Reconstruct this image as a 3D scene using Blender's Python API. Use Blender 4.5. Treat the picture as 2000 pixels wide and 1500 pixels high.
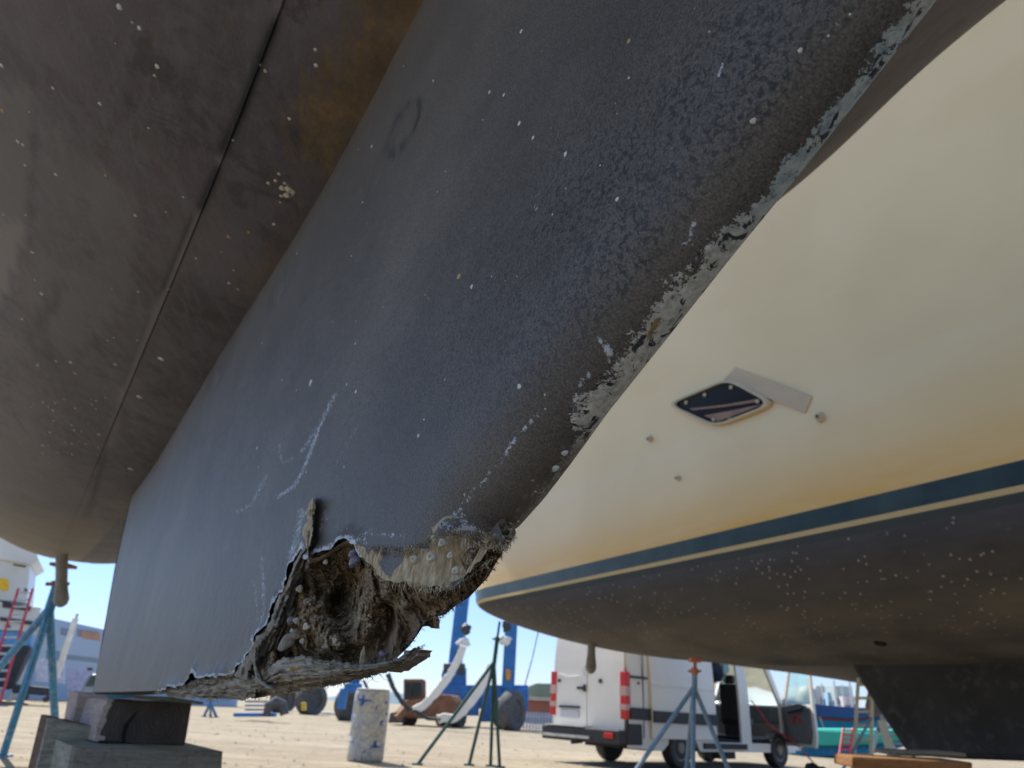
import bpy, math, random
import numpy as np
from mathutils import Vector, Matrix, noise
from mathutils.bvhtree import BVHTree
from math import sin, cos, tan, radians, pi, hypot, atan2, sqrt, exp
random.seed(7); RNG = np.random.RandomState(11)
for o in list(bpy.data.objects): bpy.data.objects.remove(o)
S = bpy.context.scene; COL = S.collection
# ------------------------------------------------------------------ camera
CAMH = 0.85; FPX = 1387.0; PITCH = radians(24.6); ROLL = radians(3.3)
_r0 = Vector((1, 0, 0)); _u0 = Vector((0, -sin(PITCH), cos(PITCH))); CF = Vector((0, cos(PITCH), sin(PITCH)))
CR = cos(ROLL)*_r0 + sin(ROLL)*_u0; CU = -sin(ROLL)*_r0 + cos(ROLL)*_u0
CAM = Vector((0, 0, CAMH))
cd = bpy.data.cameras.new('camera'); cam = bpy.data.objects.new('camera', cd); COL.objects.link(cam)
cam.matrix_world = Matrix.Translation(CAM) @ Matrix((CR, CU, -CF)).transposed().to_4x4()
cd.sensor_width = 36; cd.lens = 36*FPX/2000; cd.clip_start = 0.01; cd.clip_end = 6000
cd.dof.use_dof = True; cd.dof.focus_distance = 0.55; cd.dof.aperture_fstop = 11.5
S.camera = cam
# ------------------------------------------------------------------ light
SUN_AZ, SUN_EL = radians(-38), radians(50)
W = bpy.data.worlds.new('World'); S.world = W; W.use_nodes = True
nt = W.node_tree; sky = nt.nodes.new('ShaderNodeTexSky'); sky.sky_type = 'NISHITA'; sky.sun_disc = False
sky.sun_elevation = SUN_EL; sky.sun_rotation = SUN_AZ % (2*pi); sky.air_density = 1.0; sky.dust_density = 0.0; sky.ozone_density = 1.0; sky.altitude = 300
bg = nt.nodes['Background']; bg.inputs[1].default_value = 0.15; 
_g = nt.nodes.new('ShaderNodeTexCoord'); _s = nt.nodes.new('ShaderNodeSeparateXYZ'); nt.links.new(_g.outputs['Generated'], _s.inputs[0])
_r = nt.nodes.new('ShaderNodeValToRGB'); _e = _r.color_ramp.elements; _e[0].position = 0.0; _e[0].color = (.25, .285, .42, 1); _e[1].position = .16; _e[1].color = (.36, .40, .52, 1)
_n = _e.new(.5); _n.color = (1, .91, .81, 1); nt.links.new(_s.outputs[2], _r.inputs[0])
_m = nt.nodes.new('ShaderNodeMixRGB'); _m.blend_type = 'MULTIPLY'; _m.inputs[0].default_value = 1; nt.links.new(sky.outputs[0], _m.inputs[1]); nt.links.new(_r.outputs[0], _m.inputs[2]); nt.links.new(_m.outputs[0], bg.inputs[0])
sl = bpy.data.lights.new('sun', 'SUN'); sl.energy = 3.7; sl.angle = radians(0.5); sl.color = (1, .93, .82)
so = bpy.data.objects.new('sun', sl); COL.objects.link(so)
sd = Vector((sin(SUN_AZ)*cos(SUN_EL), cos(SUN_AZ)*cos(SUN_EL), sin(SUN_EL)))
so.rotation_euler = sd.to_track_quat('Z', 'Y').to_euler(); so.location = (0, 0, 30)
S.view_settings.view_transform = 'Standard'; S.view_settings.look = 'None'
S.view_settings.exposure = 1.18; S.view_settings.gamma = 1
S.render.engine = 'CYCLES'; S.cycles.max_bounces = 8
# ------------------------------------------------------------------ pixel helpers (photo is 2000 x 1500)
def ray(x, y):
    d = CR*(x-1000) + CU*(750-y) + CF*FPX
    return d/hypot(d.x, d.y)
def P(x, y, R): return CAM + ray(x, y)*R
def PZ(x, y, z): d = ray(x, y); return CAM + d*((z-CAMH)/d.z)
def proj(p):
    q = p-CAM; z = q.dot(CF)
    if z < .02: return (-9e3, -9e3)
    return (1000+FPX*q.dot(CR)/z, 750-FPX*q.dot(CU)/z)
# ------------------------------------------------------------------ object helpers
def obj(name, verts, faces, mat, parent=None, smooth=False, kind=None):
    me = bpy.data.meshes.new(name); me.from_pydata([tuple(v) for v in verts], [], faces); me.update()
    if smooth: me.polygons.foreach_set('use_smooth', [True]*len(me.polygons))
    o = bpy.data.objects.new(name, me); COL.objects.link(o)
    if mat: me.materials.append(mat)
    if parent:
        o.parent = parent
        if parent.type == 'EMPTY': o.matrix_parent_inverse = Matrix.Translation(-parent.location)
    if kind: o['kind'] = kind
    return o
def tag(o, label=None, cat=None, group=None, kind=None):
    if label: o['label'] = label
    if cat: o['category'] = cat
    if group: o['group'] = group
    if kind: o['kind'] = kind
    return o
def thing(name, label, cat, loc=(0, 0, 0), group=None):
    o = bpy.data.objects.new(name, None); COL.objects.link(o); o.location = loc; o.empty_display_size = .1
    return tag(o, label, cat, group)
class MB:
    def __init__(s): s.v = []; s.f = []
    def add(s, vs, fs):
        n = len(s.v); s.v += [Vector(v) for v in vs]; s.f += [tuple(i+n for i in f) for f in fs]; return s
    def box(s, c, d, M=None):
        x, y, z = d[0]/2, d[1]/2, d[2]/2; c = Vector(c)
        vs = [Vector((a*x, b*y, e*z)) for a in (-1, 1) for b in (-1, 1) for e in (-1, 1)]
        vs = [c + (M @ v if M else v) for v in vs]
        return s.add(vs, [(0, 1, 3, 2), (4, 6, 7, 5), (0, 4, 5, 1), (2, 3, 7, 6), (0, 2, 6, 4), (1, 5, 7, 3)])
    def tube(s, pts, r, n=8, cap=True):
        pts = [Vector(p) for p in pts]; rs = r if isinstance(r, (list, tuple)) else [r]*len(pts); rings = []
        up = Vector((.123, .31, .94))
        for i, p in enumerate(pts):
            t = (pts[min(i+1, len(pts)-1)]-pts[max(i-1, 0)]).normalized()
            a = t.cross(up)
            if a.length < .05: a = t.cross(Vector((1, 0, 0)))
            a.normalize(); b = t.cross(a)
            rings.append([p+a*cos(2*pi*k/n)*rs[i]+b*sin(2*pi*k/n)*rs[i] for k in range(n)])
        vs = [v for g in rings for v in g]; fs = []
        for i in range(len(pts)-1):
            for k in range(n): fs.append((i*n+k, i*n+(k+1) % n, (i+1)*n+(k+1) % n, (i+1)*n+k))
        if cap: fs += [tuple(range(n))[::-1], tuple(range((len(pts)-1)*n, len(pts)*n))]
        return s.add(vs, fs)
    def bar(s, a, b, w, d=None):     # rectangular bar
        a = Vector(a); b = Vector(b); d = d or w; t = (b-a).normalized()
        u = t.cross(Vector((0, 0, 1))); u = u.normalized() if u.length > .05 else Vector((1, 0, 0)); v = t.cross(u)
        vs = [p+u*i*w/2+v*j*d/2 for p in (a, b) for i, j in ((-1, -1), (1, -1), (1, 1), (-1, 1))]
        return s.add(vs, [(3, 2, 1, 0), (4, 5, 6, 7)]+[(k, (k+1) % 4, 4+(k+1) % 4, 4+k) for k in range(4)])
    def prism(s, poly, ext):         # planar polygon extruded by vector
        n = len(poly); ext = Vector(ext); poly = [Vector(p) for p in poly]
        return s.add(poly+[p+ext for p in poly], [tuple(range(n))[::-1], tuple(range(n, 2*n))]+[(k, (k+1) % n, n+(k+1) % n, n+k) for k in range(n)])
    def lathe(s, c, ax, prof, n=20):
        c = Vector(c); ax = Vector(ax).normalized(); u = ax.orthogonal().normalized(); w = ax.cross(u); vs = []
        for (r, h) in prof: vs += [c+ax*h+(u*cos(2*pi*k/n)+w*sin(2*pi*k/n))*r for k in range(n)]
        fs = []
        for i in range(len(prof)-1):
            for k in range(n): fs.append((i*n+k, i*n+(k+1) % n, (i+1)*n+(k+1) % n, (i+1)*n+k))
        fs += [tuple(range(n))[::-1], tuple(range((len(prof)-1)*n, len(prof)*n))]
        return s.add(vs, fs)
    def build(s, name, mat, parent=None, smooth=False, bevel=0, kind=None):
        o = obj(name, s.v, s.f, mat, parent, smooth, kind)
        if bevel:
            m = o.modifiers.new('b', 'BEVEL'); m.width = bevel; m.segments = 2; m.limit_method = 'ANGLE'
        if smooth:
            m = o.modifiers.new('e', 'EDGE_SPLIT'); m.split_angle = radians(40)
        return o
def fbm(p, o=4): return noise.fractal(p, 1.0, 2.0, o)
# ------------------------------------------------------------------ materials
class NT:
    def __init__(s, name, rough=.7, metal=0, spec=.4):
        s.m = bpy.data.materials.new(name); s.m.use_nodes = True; s.t = s.m.node_tree; s.b = s.t.nodes['Principled BSDF']
        s.b.inputs['Roughness'].default_value = rough; s.b.inputs['Metallic'].default_value = metal
        s.b.inputs['Specular IOR Level'].default_value = spec; s._c = None
    def n(s, typ, **k):
        q = s.t.nodes.new('ShaderNode'+typ)
        for a, v in k.items(): setattr(q, a, v)
        return q
    def l(s, a, b): s.t.links.new(a, b)
    def co(s):
        if not s._c: s._c = s.n('TexCoord').outputs['Object']
        return s._c
    def vec(s, scale):
        mp = s.n('Mapping'); mp.inputs['Scale'].default_value = scale; s.l(s.co(), mp.inputs[0]); return mp.outputs[0]
    def noise(s, scale, detail=4, rough=.55, vec=None, dist=0):
        q = s.n('TexNoise'); q.inputs['Scale'].default_value = scale; q.inputs['Detail'].default_value = detail
        q.inputs['Roughness'].default_value = rough; q.inputs['Distortion'].default_value = dist
        s.l(vec or s.co(), q.inputs['Vector']); return q.outputs['Fac']
    def vor(s, scale, feat='F1', vec=None, rnd=1):
        q = s.n('TexVoronoi'); q.feature = feat; q.inputs['Scale'].default_value = scale; q.inputs['Randomness'].default_value = rnd
        s.l(vec or s.co(), q.inputs['Vector']); return q
    def ramp(s, fac, stops, interp='LINEAR'):
        q = s.n('ValToRGB'); q.color_ramp.interpolation = interp; e = q.color_ramp.elements
        while len(e) < len(stops): e.new(.5)
        for i, (p, c) in enumerate(stops):
            e[i].position = p; e[i].color = (c, c, c, 1) if isinstance(c, (int, float)) else (*c, 1)
        s.l(fac, q.inputs[0]); return q.outputs[0]
    def mth(s, op, a, b=None, clamp=False):
        q = s.n('Math'); q.operation = op; q.use_clamp = clamp
        for i, v in enumerate((a, b)):
            if v is None: continue
            if isinstance(v, (int, float)): q.inputs[i].default_value = v
            else: s.l(v, q.inputs[i])
        return q.outputs[0]
    def mix(s, fac, a, b, mode='MIX'):
        q = s.n('MixRGB'); q.blend_type = mode
        for i, v in enumerate((fac, a, b)):
            if isinstance(v, (int, float)): q.inputs[i].default_value = v if i == 0 else (v, v, v, 1)
            elif isinstance(v, tuple): q.inputs[i].default_value = (*v, 1)
            else: s.l(v, q.inputs[i])
        return q.outputs[0]
    def attr(s, name): q = s.n('Attribute'); q.attribute_name = name; return q.outputs['Fac']
    def color(s, c):
        if isinstance(c, tuple): s.b.inputs['Base Color'].default_value = (*c, 1)
        else: s.l(c, s.b.inputs['Base Color'])
        return s
    def bump(s, h, strength=.3, dist=.002):
        q = s.n('Bump'); q.inputs['Strength'].default_value = strength; q.inputs['Distance'].default_value = dist
        s.l(h, q.inputs['Height']); s.l(q.outputs[0], s.b.inputs['Normal']); return s
def simple(name, c, rough=.6, metal=0, var=.25, scale=6, dirt=None, spec=.4):
    m = NT(name, rough, metal, spec); n1 = m.noise(scale, 5); lo = tuple(v*(1-var) for v in c); hi = tuple(min(1, v*(1+var*.6)) for v in c)
    col = m.ramp(n1, [(.3, lo), (.7, hi)])
    if dirt:
        n2 = m.noise(scale*3.1, 6, .7); col = m.mix(m.ramp(n2, [(.52, 0.), (.68, 1.)]), col, dirt)
    m.color(col).bump(m.noise(scale*12, 3), .08, .01); return m.m
# ================================================================== MAIN SAILBOAT (keel overhead, damaged)
KAZ = radians(32); KA = Vector((-sin(KAZ), cos(KAZ), 0)); KN = Vector((cos(KAZ), sin(KAZ), 0))
KC, KT = 0.25, 0.040; KM = KC+KT
def K(s, L, h): return CAM + KA*s + KN*L + Vector((0, 0, h))
def pk(x, y, L):
    d = ray(x, y); R = L/d.dot(KN); return (R*d.dot(KA), R*d.z)
def projn(Pw):                        # numpy N x 3 -> pixels
    q = Pw-np.array(CAM); z = q@np.array(CF); ok = z > .03; z = np.where(ok, z, 1)
    x = 1000+FPX*(q@np.array(CR))/z; y = 750-FPX*(q@np.array(CU))/z
    return np.where(ok, x, -9e3), np.where(ok, y, -9e3)
def inpoly(px, py, poly):
    c = np.zeros(px.shape, bool); n = len(poly)
    for i in range(n):
        x1, y1 = poly[i]; x2, y2 = poly[(i+1) % n]
        if y1 == y2: continue
        c ^= ((y1 > py) != (y2 > py)) & (px < (x2-x1)*(py-y1)/(y2-y1)+x1)
    return c
def nearest(px, py, pts, closed=True):
    best = np.full(px.shape, 1e18); bx = px.copy(); by = py.copy(); n = len(pts)
    for i in range(n if closed else n-1):
        x1, y1 = pts[i]; x2, y2 = pts[(i+1) % n]; dx, dy = x2-x1, y2-y1; L = dx*dx+dy*dy or 1e-12
        t = np.clip(((px-x1)*dx+(py-y1)*dy)/L, 0, 1); qx = x1+t*dx; qy = y1+t*dy; d = (px-qx)**2+(py-qy)**2
        m = d < best; best = np.where(m, d, best); bx = np.where(m, qx, bx); by = np.where(m, qy, by)
    return np.sqrt(best), bx, by
def strokes(px, py, lst):             # list of (width, strength, [pts]) -> field
    f = np.zeros(px.shape)
    for w, s, pts in lst:
        if len(pts) == 1: pts = pts*2
        f = np.maximum(f, s*np.exp(-(nearest(px, py, pts, False)[0]/w)**2))
    return f
def setattr_(o, name, arr):
    a = o.data.attributes.new(name, 'FLOAT', 'POINT'); a.data.foreach_set('value', np.asarray(arr, dtype=np.float32))
def rough_line(pts, step, amp, seed, closed=False):
    out = []; r = random.Random(seed)
    for i in range(len(pts)-1):
        (x1, y1), (x2, y2) = pts[i], pts[i+1]; L = hypot(x2-x1, y2-y1); n = max(1, int(L/step))
        for k in range(n):
            t = k/n; j = 0 if (i == 0 and k == 0) else amp*(noise.noise(Vector((x1+(x2-x1)*t, y1+(y2-y1)*t, seed))*.11)*1.4+r.uniform(-.5, .5))
            out.append((x1+(x2-x1)*t-(y2-y1)/L*j, y1+(y2-y1)*t+(x2-x1)/L*j))
    return out+[pts[-1]]
# --- outlines, measured in the photo
LE = [(1830, 0), (1570, 330), (1420, 513), (1280, 690), (1180, 815), (1100, 925), (1050, 990), (1005, 1040)]
RIM = [(1005, 1040), (985, 1058), (955, 1086), (925, 1108), (900, 1128), (885, 1132), (862, 1150), (845, 1143), (822, 1150), (800, 1138), (778, 1142), (760, 1134), (745, 1118),
       (735, 1105), (722, 1092), (712, 1082), (702, 1060), (690, 1053), (678, 1058), (665, 1063), (640, 1078), (622, 1090), (607, 1094), (600, 1082), (595, 1066)]
TEAR = [(595, 1066), (574, 1094), (560, 1136), (548, 1158), (539, 1171), (530, 1205), (514, 1234), (500, 1241), (496, 1262), (486, 1274), (469, 1297), (458, 1318), (430, 1320), (400, 1324),
        (386, 1322), (381, 1308), (374, 1326), (350, 1341), (310, 1349)]
BOT = [(310, 1349), (260, 1352), (180, 1352)]
TRAIL_TOP = (238, 1010)
def taper(s):
    t = np.clip((s-1.6)/2.0, 0, 1); return KT*.72*t*t*(3-2*t)
le_sh = [pk(x, y, KM+.010) for x, y in LE]
(sa, ha), (sb, hb) = le_sh[0], le_sh[1]
k_ = (1.25-ha)/(ha-hb); le_top = (sa+(sa-sb)*k_, 1.25)
rim_sh = [pk(x, y, KC+.004) for x, y in rough_line(RIM, 5, 5, 3)]
tear_sh = [pk(x, y, KC+float(taper(np.array(1.2)))*0) for x, y in rough_line(TEAR, 5, 4, 5)]
bot_sh = [pk(x, y, KC+KT*.6) for x, y in BOT[1:]]
tr_s, tr_h = bot_sh[-1]
tr_m = pk(225, 1108, KC+KT*.7); tr_e = (tr_m[0]+(tr_m[0]-tr_s)*.75, 1.25)
def inset_line(pts, d):
    out = []
    for i, p_ in enumerate(pts):
        a = pts[max(0, i-1)]; b = pts[min(len(pts)-1, i+1)]; dx, dy = b[0]-a[0], b[1]-a[1]; L = hypot(dx, dy)
        out.append((p_[0]-dy/L*d*SGN, p_[1]+dx/L*d*SGN))
    return out
le_all = [le_top]+le_sh; SGN = -1.
SGN = -1. if inset_line(le_all, .1)[2][0] > le_all[2][0] else 1.   # inward = aft
le_in = inset_line(le_all, .020)
near_outline = le_in+rim_sh[3:]+tear_sh[1:]+bot_sh+[tr_m, tr_e]
# full (undamaged) outline used for the distance that rounds the nose
def d_front(s, h):
    return nearest(s, h, [le_top]+le_sh+[pk(960, 1100, KM)], False)[0]
PLUG = [((788, 250), .030), ((550, 560), .033), ((425, 735), .033), ((322, 890), .03)]
def lateral(s, h):
    d = d_front(s, h); Wn = .085
    u = np.clip(1-d/Wn, 0, 1); inset = KT*(1-np.sqrt(np.clip(1-u*u, 0, 1)))
    L = KC+inset+taper(s)
    for (q, r) in PLUG:
        a, b = pk(*q, KC); dd = np.hypot(s-a, h-b); L = L+.0022*np.exp(-((dd-r)/.0035)**2)-.0012*np.exp(-(dd/(r*.8))**4)
    return L
def gaps(a, b, base, grow):
    out = [a]
    while out[-1] < b: out.append(out[-1]+base+grow*max(0, out[-1]-.9))
    return out
def masked_grid(ss, hh, outline):
    ns, nh = len(ss), len(hh); X, Y = np.meshgrid(np.array(ss), np.array(hh), indexing='ij'); X = X.ravel(); Y = Y.ravel()
    ins = inpoly(X, Y, outline); I = ins.reshape(ns, nh)
    keep = I[:-1, :-1] | I[1:, :-1] | I[:-1, 1:] | I[1:, 1:]
    ii, jj = np.nonzero(keep); a = ii*nh+jj; F = np.stack([a, a+nh, a+nh+1, a+1], 1)
    used = np.unique(F); out = used[~ins[used]]
    _, bx, by = nearest(X[out], Y[out], outline); X[out] = bx; Y[out] = by
    remap = -np.ones(ns*nh, int); remap[used] = np.arange(len(used))
    return X[used], Y[used], remap[F]
def sh_obj(name, X, L, Y, F, mat, parent, smooth=True):
    A = np.array(KA); N = np.array(KN); V = np.array(CAM)+X[:, None]*A+L[:, None]*N+Y[:, None]*np.array((0, 0, 1.))
    me = bpy.data.meshes.new(name); me.from_pydata(V.tolist(), [], F.tolist()); me.update()
    me.polygons.foreach_set('use_smooth', [smooth]*len(me.polygons)); me.materials.append(mat)
    o = bpy.data.objects.new(name, me); COL.objects.link(o); o.parent = parent
    if parent.type == 'EMPTY': o.matrix_parent_inverse = Matrix.Translation(-parent.location)
    return o, V
boat = thing('sailboat', 'dark grey sailboat overhead with a broken, rotten keel corner, propped on timber blocks', 'sailboat', (K(1.5, KM, 0).x, K(1.5, KM, 0).y, 0.8))
# --- antifouling materials
def antifoul(name, keel):
    m = NT(name, .62, 0, .35)
    big = m.noise(2.2, 5, .6); base = m.ramp(big, [(.3, (.068, .059, .051)), (.5, (.096, .085, .074)), (.72, (.145, .128, .109))])
    if not keel: base = m.mix(1., base, (1.02, 1.03, 1.36), 'MULTIPLY')
    if keel:
        wv = m.vec((1, 1, 1)); nn = m.noise(250, 3, .6, dist=.6)
        peb = m.mth('MULTIPLY', m.ramp(nn, [(.40, 1.), (.52, 0.)]), m.mth('MULTIPLY', m.attr('peb'), m.ramp(m.noise(9, 3), [(.3, .6), (.6, 1.)])))
        base = m.mix(m.mth('MULTIPLY', peb, .95), base, (.012, .012, .013))
        base = m.mix(m.attr('ringd'), base, (.022, .022, .024))
        fine = m.ramp(m.noise(620, 3), [(.32, .55), (.66, 1.5)]); base = m.mix(1., base, fine, 'MULTIPLY')
        wn = m.noise(2.5, 4, .6); base = m.mix(m.mth('MULTIPLY', m.attr('dust_and_light'), m.ramp(wn, [(.3, .3), (.7, 1.)])), base, (.145, .140, .132))
    else:
        st = m.noise(1, 5, .65, vec=m.vec((40, 9, 60)), dist=.4); base = m.mix(m.ramp(st, [(.46, 0.), (.66, .42)]), base, (.165, .166, .19))
        bl = m.ramp(m.noise(4.5, 8, .7, dist=1.2), [(.47, 0.), (.52, .30), (.60, .12), (.68, .45)]); base = m.mix(bl, base, (.145, .146, .166))
        base = m.mix(m.ramp(m.noise(6.5, 7, .7, dist=.9), [(.55, 0.), (.62, .55)]), base, (.045, .045, .05))
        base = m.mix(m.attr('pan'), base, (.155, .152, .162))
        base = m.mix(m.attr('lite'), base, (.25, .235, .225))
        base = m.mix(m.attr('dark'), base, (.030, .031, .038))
        sl_ = m.noise(1, 6, .7, vec=m.vec((60, 14, 60)), dist=.5)
        brf = m.mth('ADD', m.attr('brown'), m.mth('MULTIPLY', m.mth('SUBTRACT', m.mth('ADD', m.mth('MULTIPLY', sl_, .6), m.mth('MULTIPLY', m.noise(16, 6, .7), .4)), .5), 3.4))
        brc = m.ramp(m.noise(14, 5, .7), [(.3, (.085, .068, .045)), (.52, (.17, .115, .055)), (.7, (.29, .19, .085))])
        base = m.mix(m.mth('MULTIPLY', m.ramp(brf, [(.2, 0.), (.95, 1.)]), .85), base, brc)
        ylo = m.mth('ADD', m.attr('aft'), m.mth('MULTIPLY', m.mth('SUBTRACT', m.noise(3, 5, .6), .5), .8))
        base = m.mix(m.ramp(ylo, [(.3, 0.), (1., .9)]), base, (.26, .225, .17))
    sc = m.noise(1, 3, .6, vec=m.vec((300, 60, 220))); base = m.mix(m.ramp(sc, [(.70, 0.), (.76, .35)]), base, (.3, .3, .3))
    vs_p = m.vor(95); spc = m.t.nodes.new('ShaderNodeSeparateColor'); m.l(vs_p.outputs['Color'], spc.inputs[0])
    spk_ = m.mth('MULTIPLY', m.ramp(vs_p.outputs['Distance'], [(.055, 1.), (.085, 0.)]), m.mth('MULTIPLY', m.ramp(spc.outputs[0], [(.80, 0.), (.82, 1.)]), m.ramp(m.noise(3.5, 4, .7), [(.42, 0.), (.6, 1.)])))
    base = m.mix(m.mth('MULTIPLY', spk_, .8), base, (.50, .50, .47))
    scf = m.ramp(m.noise(7, 8, .8, dist=.7), [(.60, 0.), (.80, .35)]); base = m.mix(scf, base, (.24, .235, .225))
    # chalky flakes where primer shows
    fl = m.mth('ADD', m.attr('chip'), m.mth('MULTIPLY', m.mth('SUBTRACT', m.noise(230, 6, .75), .5), 1.9))
    base = m.mix(m.ramp(fl, [(.60, 0.), (.68, 1.)]), base, m.ramp(m.noise(60, 3), [(.3, (.28, .33, .40)), (.7, (.55, .58, .60))]))
    if keel:
        n2 = m.noise(60, 8, .72, dist=.3)
        lf = m.mth('ADD', m.attr('le'), m.mth('ADD', m.mth('MULTIPLY', m.mth('SUBTRACT', n2, .5), 2.6), m.mth('MULTIPLY', m.mth('SUBTRACT', m.noise(330, 5, .7), .5), 1.7)))
        lm = m.ramp(lf, [(.46, 0.), (.53, 1.)])
        c1 = m.ramp(m.noise(130, 6, .7), [(.3, (.14, .19, .22)), (.48, (.38, .44, .46)), (.7, (.58, .60, .58))])
        c2 = m.ramp(m.noise(150, 7, .75), [(.30, (.07, .065, .06)), (.42, (.40, .37, .31)), (.6, (.68, .64, .56)), (.75, (.82, .80, .76))])
        cc = m.mix(m.attr('lec'), c1, c2)
        holes = m.ramp(m.noise(75, 4, .6, dist=1.2), [(.39, 1.), (.43, 0.)]); cc = m.mix(holes, cc, (.03, .035, .045))
        teal = m.ramp(m.noise(40, 3, .5, dist=.8), [(.66, 0.), (.70, 1.)]); cc = m.mix(m.mth('MULTIPLY', teal, .6), cc, (.22, .42, .44))
        base = m.mix(lm, base, cc)
        base = m.mix(m.mth('MULTIPLY', m.attr('brownle'), m.ramp(m.noise(60, 6, .7), [(.35, .2), (.6, 1.)])), base, (.13, .10, .075))
        och = m.ramp(m.mth('ADD', m.attr('ochre'), m.mth('MULTIPLY', m.mth('SUBTRACT', n2, .5), 1.5)), [(.5, 0.), (.6, 1.)]); base = m.mix(och, base, (.30, .20, .08))
        tf = m.mth('ADD', m.attr('tan'), m.mth('MULTIPLY', m.mth('SUBTRACT', m.noise(140, 6, .7), .5), .7))
        tc = m.ramp(m.noise(1, 6, .7, vec=m.vec((260, 260, 60))), [(.3, (.16, .11, .06)), (.5, (.42, .33, .20)), (.72, (.72, .62, .44))])
        tm = m.ramp(tf, [(.45, 0.), (.55, 1.)]); base = m.mix(tm, base, tc)
        hb_ = m.mth('ADD', m.mth('MULTIPLY', nn, .35), m.mth('ADD', m.mth('MULTIPLY', m.mth('MULTIPLY', lm, n2), 1.6), m.mth('MULTIPLY', m.mth('MULTIPLY', tm, m.noise(300, 5, .7)), 2.2)))
        m.bump(hb_, .55, .0022)
        m.l(m.ramp(m.mth('MAXIMUM', lm, tm), [(0., .5), (1., .85)]), m.b.inputs['Roughness'])
    else:
        m.bump(m.mth('ADD', m.noise(160, 4), m.mth('MULTIPLY', m.noise(1, 4, .6, vec=m.vec((60, 14, 60))), .7)), .35, .002)
    m.color(base); return m.m
MKEEL = antifoul('keel_antifouling', True); MHULL = antifoul('hull_antifouling', False)
ss = gaps(-1.1, tr_s+.15, .0032, .012); hh = gaps(-.12, 1.27, .0032, .0)
hh = [-.12]
while hh[-1] < 1.27: hh.append(hh[-1]+(.0032 if hh[-1] < .62 else .012))
s2 = [-1.1]
while s2[-1] < tr_e[0]+.05: v = s2[-1]; s2.append(v+(.02 if v < -.15 else .0032 if v < 1.15 else .0032+.007*(v-1.15)))
X, Y, F = masked_grid(s2, hh, near_outline)
Lk = lateral(X, Y)
Lk = Lk+np.array([.0016*fbm(Vector((a*7, b*7, 0)), 3)+.0004*fbm(Vector((a*60, b*60, 3)), 3) for a, b in zip(X, Y)])
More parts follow.
